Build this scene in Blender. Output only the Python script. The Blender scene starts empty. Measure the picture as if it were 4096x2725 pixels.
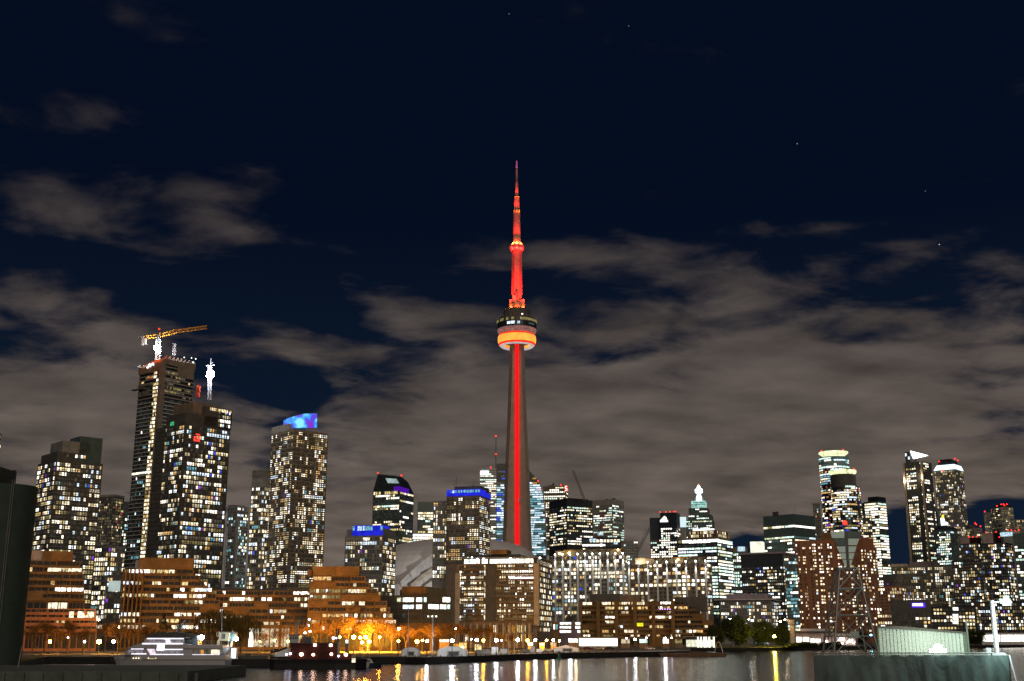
import bpy, math, random
from math import sin, cos, tan, atan, atan2, pi, radians, sqrt, exp
from mathutils import Vector
R = random.Random(7)
sc = bpy.context.scene
COL = sc.collection
# ------------------------------------------------------------------ camera
FP, CX, CY = 4692.0, 2048.0, 1362.5          # focal length and image centre, photo pixels
TH = atan((2546 - CY) / FP)                  # camera pitch (horizon row 2546)
CT, ST = cos(TH), sin(TH)
CAMZ, GZ = 8.0, 1.9                          # eye height over the water, quay level
cam = bpy.data.cameras.new("camera")
cam.sensor_width = 36.0
cam.lens = 36.0 * FP / 4096.0
cam.clip_start, cam.clip_end = 1.0, 60000.0
camo = bpy.data.objects.new("camera", cam)
COL.objects.link(camo)
camo.location = (0, 0, CAMZ)
camo.rotation_euler = (pi / 2 + TH, 0, 0)
sc.camera = camo
# ------------------------------------------------------------------ render settings
sc.view_settings.view_transform = 'Standard'
sc.view_settings.look = 'None'
sc.view_settings.exposure = 0.0
sc.view_settings.gamma = 1.0
sc.render.engine = 'CYCLES'
cy = sc.cycles
cy.max_bounces = 5; cy.diffuse_bounces = 2; cy.glossy_bounces = 3; cy.transparent_max_bounces = 8
cy.sample_clamp_indirect = 4.0
cy.caustics_reflective = False; cy.caustics_refractive = False
cy.use_light_tree = True
cy.use_denoising = True
cy.filter_width = 1.5
try: cy.denoiser = 'OPENIMAGEDENOISE'
except Exception: pass

# ------------------------------------------------------------------ pixel -> world helpers (real depths)
def zrow(py, Y):
    v = (CY - py) / FP
    return CAMZ + Y * (ST + v * CT) / (CT - v * ST)
def xat(px, Y, z):
    return (px - CX) / FP * (Y * CT + (z - CAMZ) * ST)
def at(px, py, Y):
    z = zrow(py, Y)
    return Vector((xat(px, Y, z), Y, z))
def gnd(px, Y, z=GZ):
    return Vector((xat(px, Y, z), Y, z))
def azel(px, py):
    u = (px - CX) / FP; v = (CY - py) / FP
    d = Vector((u, CT - v * ST, ST + v * CT)).normalized()
    return atan2(d.x, d.y), math.asin(d.z)

# ------------------------------------------------------------------ world: night sky with city-lit cloud
w = bpy.data.worlds.new("World"); sc.world = w; w.use_nodes = True
nt = w.node_tree; nt.nodes.clear()
def N(t, **k):
    n = nt.nodes.new(t)
    for a, b in k.items(): setattr(n, a, b)
    return n
def lk(a, b): nt.links.new(a, b)
def mth(op, a, b=None, c=None):
    n = N('ShaderNodeMath', operation=op)
    for i, x in enumerate((a, b, c)):
        if x is None: continue
        if isinstance(x, (int, float)): n.inputs[i].default_value = x
        else: lk(x, n.inputs[i])
    return n.outputs[0]
tc = N('ShaderNodeTexCoord')
sep = N('ShaderNodeSeparateXYZ'); lk(tc.outputs['Generated'], sep.inputs[0])
az = mth('ARCTAN2', sep.outputs[0], sep.outputs[1])
el = mth('ARCSINE', sep.outputs[2])
comb = N('ShaderNodeCombineXYZ'); lk(az, comb.inputs[0]); lk(el, comb.inputs[1])
# (column, row, radius x, radius y, amount) in quarter-of-photo units of 2357 px width
BL = [(1500, 960, 620, 260, .85), (2000, 1040, 560, 250, .85), (1000, 930, 330, 170, .7), (1380, 585, 300, 40, .62),
      (1640, 680, 330, 70, .5), (2140, 810, 330, 100, .5), (960, 725, 180, 36, .42), (80, 960, 330, 170, 1.0), (330, 930, 240, 110, .7),
      (60, 440, 190, 75, .62), (440, 450, 180, 62, .80), (560, 525, 130, 36, .72), (220, 525, 150, 38, .68), (90, 690, 150, 42, .75),
      (240, 250, 150, 55, .50), (40, 220, 120, 55, .44), (610, 395, 110, 34, .54), (250, 345, 150, 26, -.25), (860, 410, 60, 24, .34), (1180, 1260, 1700, 210, 1.35),
      (300, 770, 150, 34, .6), (640, 790, 170, 40, .6), (1900, 520, 160, 18, .25),
      (640, 880, 95, 52, -1.3), (690, 905, 60, 40, -.9), (560, 690, 260, 70, -.25), (930, 930, 70, 30, -.2), (1050, 745, 130, 50, -.15),
      (2090, 1235, 125, 70, -2.6), (1720, 1250, 75, 36, -2.0), (2330, 1185, 90, 38, -1.7), (1200, 300, 1600, 160, -.25), (1560, 870, 90, 26, -.2), (800, 1010, 60, 30, -.2)]
cov = -.34
for (bx, by, rx, ry, am) in BL:
    a0, e0 = azel(bx * 1.7378, by * 1.7378)
    s = N('ShaderNodeVectorMath', operation='SUBTRACT'); lk(comb.outputs[0], s.inputs[0]); s.inputs[1].default_value = (a0, e0, 0)
    m = N('ShaderNodeVectorMath', operation='MULTIPLY'); lk(s.outputs[0], m.inputs[0]); m.inputs[1].default_value = (2700 / rx, 2700 / ry, 0)
    d = N('ShaderNodeVectorMath', operation='DOT_PRODUCT'); lk(m.outputs[0], d.inputs[0]); lk(m.outputs[0], d.inputs[1])
    g = mth('MULTIPLY', mth('EXPONENT', mth('MULTIPLY', d.outputs['Value'], -1.0)), am)
    cov = mth('ADD', cov, g)
zz = mth('ADD', mth('MAXIMUM', sep.outputs[2], 0.0), 0.16)
pl = N('ShaderNodeCombineXYZ')
lk(mth('DIVIDE', sep.outputs[0], zz), pl.inputs[0]); lk(mth('DIVIDE', sep.outputs[1], zz), pl.inputs[1])
mp = N('ShaderNodeMapping'); lk(pl.outputs[0], mp.inputs[0]); mp.inputs['Rotation'].default_value = (0, 0, radians(-18)); mp.inputs['Scale'].default_value = (1.0, 1.25, 1)
n1 = N('ShaderNodeTexNoise'); lk(mp.outputs[0], n1.inputs['Vector']); n1.inputs['Scale'].default_value = 4.6; n1.inputs['Detail'].default_value = 8; n1.inputs['Roughness'].default_value = .55; n1.inputs['Distortion'].default_value = .25
n2 = N('ShaderNodeTexNoise'); lk(mp.outputs[0], n2.inputs['Vector']); n2.inputs['Scale'].default_value = 4.3; n2.inputs['Detail'].default_value = 7
den = N('ShaderNodeMapRange', interpolation_type='SMOOTHSTEP')
lk(mth('ADD', cov, mth('MULTIPLY', mth('SUBTRACT', n1.outputs[0], 0.5), 2.9)), den.inputs['Value'])
den.inputs['From Min'].default_value = -.12; den.inputs['From Max'].default_value = .88
lowness = N('ShaderNodeMapRange'); lk(el, lowness.inputs['Value'])
lowness.inputs['From Min'].default_value = 0.02; lowness.inputs['From Max'].default_value = .36
ccol = N('ShaderNodeMix', data_type='RGBA'); lk(lowness.outputs[0], ccol.inputs['Factor'])
ccol.inputs['A'].default_value = (.142, .114, .095, 1); ccol.inputs['B'].default_value = (.044, .037, .038, 1)
cvar = mth('ADD', .12, mth('MULTIPLY', n2.outputs[0], 1.8))
cl2 = N('ShaderNodeVectorMath', operation='SCALE'); lk(ccol.outputs['Result'], cl2.inputs[0]); lk(cvar, cl2.inputs['Scale'])
skyc = N('ShaderNodeMix', data_type='RGBA'); lk(lowness.outputs[0], skyc.inputs['Factor'])
skyc.inputs['A'].default_value = (.006, .0135, .030, 1); skyc.inputs['B'].default_value = (.0013, .0040, .0135, 1)
mixs = N('ShaderNodeMix', data_type='RGBA'); lk(den.outputs[0], mixs.inputs['Factor']); lk(skyc.outputs['Result'], mixs.inputs['A']); lk(cl2.outputs[0], mixs.inputs['B'])
stars = None
for (bx, by, am) in [(1835, 331, .5), (2162, 563, .9), (1447, 60, .3), (1172, 32, .3), (2130, 440, .2)]:
    a0, e0 = azel(bx * 1.7378, by * 1.7378)
    s = N('ShaderNodeVectorMath', operation='DISTANCE'); lk(comb.outputs[0], s.inputs[0]); s.inputs[1].default_value = (a0, e0, 0)
    g = mth('MULTIPLY', mth('LESS_THAN', s.outputs['Value'], .00045), am * .6)
    stars = g if stars is None else mth('ADD', stars, g)
sadd = N('ShaderNodeVectorMath', operation='ADD'); lk(mixs.outputs['Result'], sadd.inputs[0]); lk(stars, sadd.inputs[1])
bg = N('ShaderNodeBackground'); lk(sadd.outputs[0], bg.inputs['Color']); bg.inputs['Strength'].default_value = 1.0
wo = N('ShaderNodeOutputWorld'); lk(bg.outputs[0], wo.inputs['Surface'])
# weak, very soft directional light: the glow of the overcast city sky behind the camera
sl = bpy.data.lights.new("sky_glow_sun", 'SUN'); sl.energy = 0.9; sl.angle = radians(60); sl.color = (1.0, .84, .66)
so = bpy.data.objects.new("sky_glow_sun", sl); COL.objects.link(so); so.rotation_euler = (radians(60), 0, radians(10))

# ------------------------------------------------------------------ materials
MATS = {}
def base_mat(name):
    m = bpy.data.materials.new(name); m.use_nodes = True
    return m, m.node_tree, m.node_tree.nodes['Principled BSDF']
def wall(name, col, rough=.85, var=.35, scale=.25, spec=.25, bump=.15, metal=0):
    """painted / stone / brick surface with blotchy tone and fine relief"""
    if name in MATS: return MATS[name]
    m, t, b = base_mat(name)
    tcn = t.nodes.new('ShaderNodeTexCoord')
    n = t.nodes.new('ShaderNodeTexNoise'); n.inputs['Scale'].default_value = scale; n.inputs['Detail'].default_value = 7; n.inputs['Roughness'].default_value = .65
    t.links.new(tcn.outputs['Object'], n.inputs['Vector'])
    r = t.nodes.new('ShaderNodeMapRange'); r.inputs['From Min'].default_value = .25; r.inputs['From Max'].default_value = .75
    r.inputs['To Min'].default_value = 1 - var; r.inputs['To Max'].default_value = 1 + var
    t.links.new(n.outputs[0], r.inputs['Value'])
    s = t.nodes.new('ShaderNodeVectorMath'); s.operation = 'SCALE'; s.inputs[0].default_value = col
    t.links.new(r.outputs[0], s.inputs['Scale']); t.links.new(s.outputs[0], b.inputs['Base Color'])
    b.inputs['Roughness'].default_value = rough; b.inputs['Specular IOR Level'].default_value = spec; b.inputs['Metallic'].default_value = metal
    if bump:
        n3 = t.nodes.new('ShaderNodeTexNoise'); n3.inputs['Scale'].default_value = 3.0; n3.inputs['Detail'].default_value = 4
        t.links.new(tcn.outputs['Object'], n3.inputs['Vector'])
        bp = t.nodes.new('ShaderNodeBump'); bp.inputs['Strength'].default_value = bump; bp.inputs['Distance'].default_value = .1
        t.links.new(n3.outputs[0], bp.inputs['Height']); t.links.new(bp.outputs[0], b.inputs['Normal'])
    MATS[name] = m
    return m
def glow(name, col, st, lo=.22, hi=1.5, scale=.75, sample=False):
    """a lit room behind glass (or a lamp): emission, uneven like an interior"""
    if name in MATS: return MATS[name]
    m, t, b = base_mat(name)
    b.inputs['Base Color'].default_value = (.01, .01, .01, 1); b.inputs['Roughness'].default_value = .5; b.inputs['Specular IOR Level'].default_value = .1
    b.inputs['Emission Color'].default_value = (*col, 1)
    if lo == hi:
        b.inputs['Emission Strength'].default_value = st
    else:
        g = t.nodes.new('ShaderNodeNewGeometry')
        n = t.nodes.new('ShaderNodeTexNoise'); n.inputs['Scale'].default_value = scale; n.inputs['Detail'].default_value = 3
        t.links.new(g.outputs['Position'], n.inputs['Vector'])
        r = t.nodes.new('ShaderNodeMapRange'); r.inputs['From Min'].default_value = .3; r.inputs['From Max'].default_value = .7
        r.inputs['To Min'].default_value = st * lo; r.inputs['To Max'].default_value = st * hi
        t.links.new(n.outputs[0], r.inputs['Value']); t.links.new(r.outputs[0], b.inputs['Emission Strength'])
    if not sample: m.cycles.emission_sampling = 'NONE'
    MATS[name] = m
    return m
W = dict(
    conc=wall('concrete_wall', (.30, .28, .25)), grey=wall('grey_wall', (.22, .215, .20)), dark=wall('dark_facade', (.085, .083, .078), .5),
    gdark=wall('dark_glass_facade', (.030, .035, .040), .25, spec=.5, bump=0), teal=wall('teal_glass_facade', (.075, .11, .105), .3, spec=.5, bump=0),
    brown=wall('brown_facade', (.21, .155, .11)), terr=wall('terrace_brick', (.22, .125, .05), scale=.15, var=.5), brick=wall('red_brick', (.34, .14, .07), scale=.6),
    beige=wall('beige_pier', (.46, .37, .26)), white=wall('white_cladding', (.55, .56, .58)), lav=wall('lavender_fascia', (.30, .25, .29)),
    mast=wall('mast_cladding', (.27, .22, .19)), bare=wall('bare_concrete', (.27, .22, .17)), slab=wall('slab_edge', (.50, .46, .40)), navy=wall('navy_facade', (.02, .028, .042), .4), olive=wall('olive_slats', (.17, .165, .13)),
    steel=wall('galvanised_steel', (.30, .33, .32), .45, metal=.3), rail=wall('balcony_rail', (.10, .095, .085), .35, spec=.5),
    cgrey=wall('tower_concrete', (.36, .285, .225), scale=.12, var=.18), black=wall('black_paint', (.012, .012, .013), .5), yel=wall('crane_yellow', (.55, .27, .03)),
    red=wall('red_paint', (.035, .005, .003), .5), roof=wall('roof_membrane', (.60, .58, .58), scale=.05, var=.12), boat=wall('boat_white', (.45, .44, .47), .4, var=.1), shed=wall('shed_green', (.46, .51, .45), .5, var=.12),
    tent=wall('tent_fabric', (.70, .72, .74), .7, var=.1), bark=wall('bark', (.10, .065, .04)), post=wall('lamp_post', (.05, .05, .05), .5), pink=wall('pale_plant_room', (.42, .33, .30)))
G = {}
for k, c, s in [('cream', (1, .85, .58), 1.75), ('white', (1, .94, .82), 2.7), ('soft', (1, .82, .52), .70), ('yellow', (1, .76, .34), .95), ('olive', (.75, .60, .24), .36), ('dim', (.62, .50, .34), .17), ('faint', (.60, .52, .40), .055), ('faint2', (.62, .50, .32), .10), ('faintg', (.42, .58, .52), .06),
                ('cool', (.72, .87, 1), 1.7), ('cyan', (.30, .80, .95), .6), ('mint', (.72, 1, .86), 1.5), ('teal', (.30, .55, .50), .2), ('blue', (.05, .12, 1), .9),
                ('violet', (.42, .08, 1), .8), ('orange', (1, .45, .08), .6), ('amber', (1, .60, .22), 1.0), ('red', (1, .06, .05), .7), ('ice', (.62, .86, 1), 1.05), ('lime', (.9, 1, .6), 1.0), ('green', (.1, .9, .35), .5)]:
    G[k] = glow('window_' + k, c, s)
GL = wall('window_glass', (.075, .073, .068), .2, var=.3, spec=.6, bump=0)
BEAC = glow('beacon_red', (1, .022, .012), 4, 1, 1)
LEDR = glow('red_strip_light', (1, .002, .004), 1.6, .75, 1.2, .12, sample=True)
GLD = wall('dark_glass', (.018, .018, .018), .25, var=.3, bump=0)
PAL = dict(
    res=[('white', 20), ('cream', 26), ('soft', 14), ('amber', 9), ('yellow', 13), ('olive', 13), ('dim', 14), ('cool', 10), ('cyan', 3), ('blue', 1), ('orange', 2), ('violet', .7)],
    resd=[('white', 18), ('cream', 19), ('soft', 12), ('amber', 7), ('yellow', 10), ('olive', 10), ('dim', 16), ('cool', 14), ('cyan', 4), ('blue', 3), ('orange', 2), ('violet', 2)],
    teal=[('cool', 20), ('cyan', 22), ('mint', 18), ('teal', 25), ('white', 10), ('cream', 5)],
    off=[('white', 30), ('cream', 35), ('yellow', 14), ('olive', 12), ('mint', 8)],
    offg=[('mint', 32), ('white', 30), ('cool', 12), ('teal', 14), ('lime', 8), ('cream', 6)],
    offw=[('white', 62), ('cream', 22), ('mint', 12), ('olive', 5)],
    ice=[('ice', 60), ('cool', 22), ('cyan', 12), ('white', 6)],
    warm=[('cream', 30), ('yellow', 35), ('white', 15), ('olive', 16), ('orange', 4)],
    terr=[('amber', 12), ('cream', 34), ('white', 22), ('soft', 14), ('yellow', 15), ('olive', 12), ('cool', 6)],
    dimm=[('dim', 60), ('olive', 25), ('yellow', 8), ('cream', 5), ('red', 2)],
    brick=[('white', 30), ('cream', 36), ('soft', 14), ('yellow', 16), ('olive', 8), ('orange', 4), ('cool', 3)],
)
def pick(p):
    tot = sum(x[1] for x in PAL[p]); r = R.random() * tot
    for n, q in PAL[p]:
        r -= q
        if r <= 0: return n
    return PAL[p][0][0]

# ------------------------------------------------------------------ mesh building
class MB:
    def __init__(s): s.v = []; s.f = []; s.m = []
    def face(s, pts, mi=0):
        b = len(s.v); s.v += [tuple(p) for p in pts]; s.f.append(tuple(range(b, b + len(pts)))); s.m.append(mi)
    def box(s, x0, x1, y0, y1, z0, z1, mi=0):
        b = len(s.v)
        s.v += [(x0, y0, z0), (x1, y0, z0), (x1, y1, z0), (x0, y1, z0), (x0, y0, z1), (x1, y0, z1), (x1, y1, z1), (x0, y1, z1)]
        for q in ((0, 3, 2, 1), (4, 5, 6, 7), (0, 1, 5, 4), (1, 2, 6, 5), (2, 3, 7, 6), (3, 0, 4, 7)):
            s.f.append(tuple(b + i for i in q)); s.m.append(mi)
        return s
    def prism(s, poly, z0, z1, mi=0, top=None):
        n = len(poly); b = len(s.v); top = top or poly
        s.v += [(p[0], p[1], z0) for p in poly] + [(p[0], p[1], z1) for p in top]
        for i in range(n):
            j = (i + 1) % n; s.f.append((b + i, b + j, b + n + j, b + n + i)); s.m.append(mi)
        s.f.append(tuple(b + i for i in reversed(range(n)))); s.m.append(mi)
        s.f.append(tuple(b + n + i for i in range(n))); s.m.append(mi)
        return s
    def extrude_y(s, poly, y0, y1, mi=0):                  # poly of (x, z), front at y0
        n = len(poly); b = len(s.v)
        s.v += [(p[0], y0, p[1]) for p in poly] + [(p[0], y1, p[1]) for p in poly]
        for i in range(n):
            j = (i + 1) % n; s.f.append((b + j, b + i, b + n + i, b + n + j)); s.m.append(mi)
        s.f.append(tuple(b + i for i in range(n))); s.m.append(mi)
        s.f.append(tuple(b + n + i for i in reversed(range(n)))); s.m.append(mi)
        return s
    def tube(s, p, q, r0, r1=None, n=6, mi=0):
        r1 = r0 if r1 is None else r1
        p = Vector(p); q = Vector(q); d = (q - p)
        if d.length < 1e-6: return s
        d.normalize(); a = d.orthogonal().normalized(); c = d.cross(a); b = len(s.v)
        for (o, r) in ((p, r0), (q, r1)):
            for i in range(n):
                t = 2 * pi * i / n; s.v.append(tuple(o + (a * cos(t) + c * sin(t)) * r))
        for i in range(n):
            j = (i + 1) % n; s.f.append((b + i, b + j, b + n + j, b + n + i)); s.m.append(mi)
        s.f.append(tuple(b + i for i in reversed(range(n)))); s.m.append(mi)
        s.f.append(tuple(b + n + i for i in range(n))); s.m.append(mi)
        return s
    def lathe(s, prof, n=24, c=(0, 0), mi=0, a0=0, a1=2 * pi):
        full = abs(a1 - a0 - 2 * pi) < 1e-6; k = n if full else n + 1; b = len(s.v)
        for (r, z) in prof:
            for i in range(k):
                t = a0 + (a1 - a0) * i / n; s.v.append((c[0] + r * cos(t), c[1] + r * sin(t), z))
        for j in range(len(prof) - 1):
            for i in range(n):
                i2 = (i + 1) % k if full else i + 1
                s.f.append((b + j * k + i, b + j * k + i2, b + (j + 1) * k + i2, b + (j + 1) * k + i)); s.m.append(mi)
        return s
    def mesh(s, name, mats, smooth=False):
        me = bpy.data.meshes.new(name); me.from_pydata(s.v, [], s.f)
        for m in (mats if isinstance(mats, (list, tuple)) else [mats]): me.materials.append(m)
        me.polygons.foreach_set('material_index', s.m)
        if smooth: me.polygons.foreach_set('use_smooth', [True] * len(s.f))
        me.update(); return me
    def obj(s, name, mats, parent=None, smooth=False, loc=None):
        return link(name, s.mesh(name, mats, smooth), parent, loc)
def link(name, me, parent=None, loc=None, rz=0):
    o = bpy.data.objects.new(name, me); COL.objects.link(o)
    if parent is not None: o.parent = parent
    if loc is not None: o.location = loc
    if rz: o.rotation_euler = (0, 0, rz)
    return o
def tag(o, label, cat, group=None):
    o['label'] = label; o['category'] = cat
    if group: o['group'] = group
    return o
def thing(name, label, cat, loc=(0, 0, 0), rz=0, group=None):
    o = link(name, None, None, loc, rz); o.empty_display_size = .5
    return tag(o, label, cat, group)
def structure(name, mb, mat, smooth=False):
    o = mb.obj(name, mat, None, smooth); o['kind'] = 'structure'; return o
def ico(r, c=(0, 0, 0)):
    """20-sided globe"""
    g = (1 + sqrt(5)) / 2; k = r / sqrt(1 + g * g); mb = MB()
    vs = [(-1, g, 0), (1, g, 0), (-1, -g, 0), (1, -g, 0), (0, -1, g), (0, 1, g), (0, -1, -g), (0, 1, -g), (g, 0, -1), (g, 0, 1), (-g, 0, -1), (-g, 0, 1)]
    mb.v = [(x * k + c[0], y * k + c[1], z * k + c[2]) for x, y, z in vs]
    mb.f = [(0, 11, 5), (0, 5, 1), (0, 1, 7), (0, 7, 10), (0, 10, 11), (1, 5, 9), (5, 11, 4), (11, 10, 2), (10, 7, 6), (7, 1, 8), (3, 9, 4), (3, 4, 2), (3, 2, 6), (3, 6, 8), (3, 8, 9), (4, 9, 5), (2, 4, 11), (6, 2, 10), (8, 6, 7), (9, 8, 1)]
    mb.m = [0] * 20
    return mb
_beacon = {}
def beacon(parent, loc, r=.9):
    r *= .8
    k = round(r, 2)
    if k not in _beacon: _beacon[k] = ico(r).mesh('beacon', BEAC)
    return link('beacon', _beacon[k], parent, loc)

# ------------------------------------------------------------------ building generator
WMESH = {}
def wmesh(wd, ht, mat):
    k = (round(wd, 2), round(ht, 2), mat.name)
    if k not in WMESH:
        mb = MB(); mb.box(-k[0] / 2, k[0] / 2, -.09, .02, -k[1] / 2, k[1] / 2)
        WMESH[k] = mb.mesh('window', mat)
    return WMESH[k]
class Bld:
    """Local frame: nearest corner at the origin, left face on y=0 (x from -L to 0), right face on x=0 (y from 0 to R)."""
    def __init__(s, name, label, Y, xl, xc, xr, yt, mat='grey', ratio=1.0, dep=None, alpha=None, cat='building', cap=100, group=None, body=True):
        z = zrow(yt, Y); u = lambda p: (p - CX) / FP
        D = Y * CT + (z - CAMZ) * ST; Xc = u(xc) * D
        if alpha is None: alpha = atan2((xr - xc) * ratio, max(1.0, xc - xl)) if xr > xc else 0.0
        ph = atan(u(xc) * CT) + alpha
        s.L = (Xc - u(xl) * D) / (cos(ph) + u(xl) * sin(ph) * CT)
        s.R = (u(xr) * D - Xc) / (sin(ph) - u(xr) * cos(ph) * CT) if xr > xc else (dep or min(s.L, 30.0))
        if dep: s.R = dep
        s.Y = Y; s.C = Vector((Xc, Y, GZ)); s.ph = ph; s.H = z - GZ; s.m = Y / FP; s.cap = cap
        s.root = thing(name, label, cat, s.C, -ph, group); s.Wn = []; s.mat = W[mat]; s.glass = GL
        if body: s.wall = s.vol('wall', -s.L, 0, 0, s.R, 0, s.H)
    def vol(s, name, x0, x1, y0, y1, z0, z1, mat=None):
        return MB().box(x0, x1, y0, y1, z0, z1).obj(name, W[mat] if isinstance(mat, str) else (mat or s.mat), s.root)
    def h(s, row):                       # local height of a photo row at this depth
        return zrow(row, s.Y) - GZ
    def hit(s, px, py, face='L', off=0.0):
        u = (px - CX) / FP; v = (CY - py) / FP
        d = Vector((u, CT - v * ST, ST + v * CT)); o = Vector((0, 0, CAMZ)) - s.C
        c, n = cos(s.ph), sin(s.ph)
        dx, dy = d.x * c - d.y * n, d.x * n + d.y * c
        ox, oy = o.x * c - o.y * n, o.x * n + o.y * c
        if face == 'L':
            t = (off - oy) / dy; return ox + dx * t, o.z + d.z * t
        t = (off - ox) / dx; return oy + dy * t, o.z + d.z * t
    def top(s, f0, f1, g0, g1, row0, row1, mat=None, name='penthouse'):
        return s.vol(name, -s.L * (1 - f0), -s.L * (1 - f1), s.R * g0, s.R * g1, s.h(row0) if row0 else s.H, s.h(row1), mat)
    def win(s, face, a, z, wd, ht, m, off=0.0):
        s.Wn.append((face, a, z, wd, ht, m, off))
    def wins(s, face, a0, a1, z0, z1, fp, cp, ww=.70, wh=.64, p=.45, run=1.4, blk=.45, den=1.22, pal='res', off=0.0, cols=None, unlit=True, colvar=.6, rowvar=.3, skip=(), meter=False):
        fh = fp if meter else fp * s.m; cw = cp if meter else cp * s.m
        nf = max(1, int((z1 - z0) / fh)); nc = max(1, round((a1 - a0) / cw * (1 if pal in ('off', 'offg', 'offw', 'ice', 'terr') or meter else den))); cw = (a1 - a0) / nc
        cf = [max(.1, 1 + colvar * R.uniform(-1, 1)) for _ in range(nc)]
        bx, bz = max(2, round(nc / 5)), 3; off_ = R.randrange(3)
        fld = {(i, j): R.choice((1 - blk, 1, 1, 1 + blk)) for i in range(nc // bx + 1) for j in range(nf // bz + 2)}
        for j in range(nf):
            zc = z1 - (j + .5) * fh
            if any(lo <= zc <= hi for lo, hi in skip): continue
            rf = max(.1, 1 + rowvar * R.uniform(-1, 1)); left = 0; cur = None
            for i in range(nc):
                if cols and not cols[i % len(cols)]: left = 0; continue
                if left <= 0:
                    lit = R.random() < p * cf[i] * rf * fld[(i // bx, (j + off_) // bz)]
                    cur = pick(pal) if lit else None
                    left = max(1, int(R.expovariate(1 / run) + .6)) if run > 1 and cur not in ('blue', 'violet', 'orange', 'red') else 1
                left -= 1
                m = cur
                if cur and R.random() < .22: m = pick(pal)
                if m is None and not unlit: continue
                if m is None and p > .05 and s.glass is GL and R.random() < .5:
                    m = R.choice(('faint', 'faint', 'faint2') if pal in ('res', 'resd', 'terr', 'warm', 'brick', 'dimm') else ('faintg', 'faint', 'faintg'))  # some unlit panes get a faint added glow that lifts the facades
                wi = ww * R.choice((1, 1, 1, .7)) if pal != 'ice' and m else ww
                s.Wn.append((face, a0 + (i + .5) * cw, zc, cw * wi, fh * wh, m, off))
    def both(s, yv, fp, cp, zt=None, pr=None, m0=.02, **k):
        z0 = max(2.0, s.h(yv)); z1 = s.H - (zt if zt is not None else 1.2)
        s.wins('L', -s.L * (1 - m0), -s.L * m0, z0, z1, fp, cp, **k)
        if pr is not None: k['p'] = pr
        if s.R > 6 and s.ph - atan(s.C.x / s.C.y) > .08: s.wins('R', s.R * m0, s.R * (1 - m0), z0, z1, fp, cp, **k)
        return s
    def slabs(s, z0, z1, fp, out=.5, th=.35, mat='slab', rail=0.0, face='LR', a0=None, a1=None, name='floor_slab'):
        """one slab edge per storey, each an object sharing one mesh"""
        fh = fp * s.m; n = int((z1 - z0) / fh); mb = MB()
        x0 = -s.L if a0 is None else a0; x1 = 0 if a1 is None else a1
        if 'L' in face:
            mb.box(x0, x1 + (out if 'R' in face else 0), -out, .0, 0, th)
            if rail: mb.box(x0 + .05, x1 + (out if 'R' in face else 0) - .05, -out + .03, -out + .1, th, th + rail, 1)
        if 'R' in face:
            mb.box(0, out, .002, s.R, 0, th)
            if rail: mb.box(out - .1, out - .03, .1, s.R - .05, th, th + rail, 1)
        me = mb.mesh(name, [W[mat], W['rail']])
        for j in range(min(n, 100)): link(name, me, s.root, (0, 0, z1 - (j + 1) * fh))
    def fins(s, xs, z0, z1, wd=.7, out=.45, mat='beige', face='L', name='pier'):
        mb = MB().box(-wd / 2, wd / 2, -out, 0, 0, z1 - z0); me = mb.mesh(name, W[mat])
        for x in xs:
            link(name, me, s.root, (x, 0, z0) if face == 'L' else (0, x, z0), 0 if face == 'L' else pi / 2)
    def roofstuff(s, n=4, hmax=3.5, mat='dark', seed=None):
        """small plant on the roof: vents, ducts and pipes, one part"""
        mb = MB()
        for _ in range(n):
            a = R.uniform(.1, .85); b = R.uniform(.1, .6); q = R.uniform(.03, .12)
            mb.box(-s.L * (1 - a), -s.L * (1 - a - q), s.R * b, s.R * (b + q), s.H, s.H + R.uniform(.3, 1) * hmax)
            x, y = -s.L * R.random(), s.R * R.uniform(.05, .5); mb.tube((x, y, s.H), (x, y, s.H + hmax * R.uniform(.8, 1.8)), .12, n=5)
        mb.obj('roof_plant', W[mat], s.root)
    def finish(s):
        lit = [q for q in s.Wn if q[5]]; dark = [q for q in s.Wn if not q[5]]
        lit.sort(key=lambda q: -q[3] * q[4] * R.uniform(.9, 1.1))
        lit.sort(key=lambda q: q[5].startswith('faint')); own, rest = lit[:s.cap], lit[s.cap:] + dark
        for (f, a, z, wd, ht, m, off) in own:
            me = wmesh(round(wd * 5) / 5 or .2, round(ht * 5) / 5 or .2, G[m])
            if f == 'L': link('window', me, s.root, (a, off, z))
            else: link('window', me, s.root, (-off, a, z), pi / 2)
        if rest:
            names = sorted({q[5] for q in rest if q[5]}); idx = {n: i + 1 for i, n in enumerate(names)}; mb = MB()
            for (f, a, z, wd, ht, m, off) in rest:
                mi = idx[m] if m else 0; d = .08 if m else .05
                if f == 'L': mb.box(a - wd / 2, a + wd / 2, off - d, off + .02, z - ht / 2, z + ht / 2, mi)
                else: mb.box(-off - .02, -off + d, a - wd / 2, a + wd / 2, z - ht / 2, z + ht / 2, mi)
            o = mb.obj('window', [s.glass] + [G[n] for n in names], s.root); o['kind'] = 'stuff'
        return s
def T(name, label, Y, xl, xc, xr, yt, yv, mat, fp, cp, pal, p, zt=None, pr=None, ratio=1.0, dep=None, alpha=None, cap=100, group=None, plant=0, slab=None, fin=True, **k):
    b = Bld(name, label, Y, xl, xc, xr, yt, mat, ratio, dep, alpha, 'building', cap, group)
    b.both(yv, fp, cp, zt, pr, pal=pal, p=p, **k)
    if slab: b.slabs(max(0, b.h(yv)), b.H, fp, **slab)
    if plant: b.roofstuff(plant)
    return b.finish() if fin else b

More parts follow.
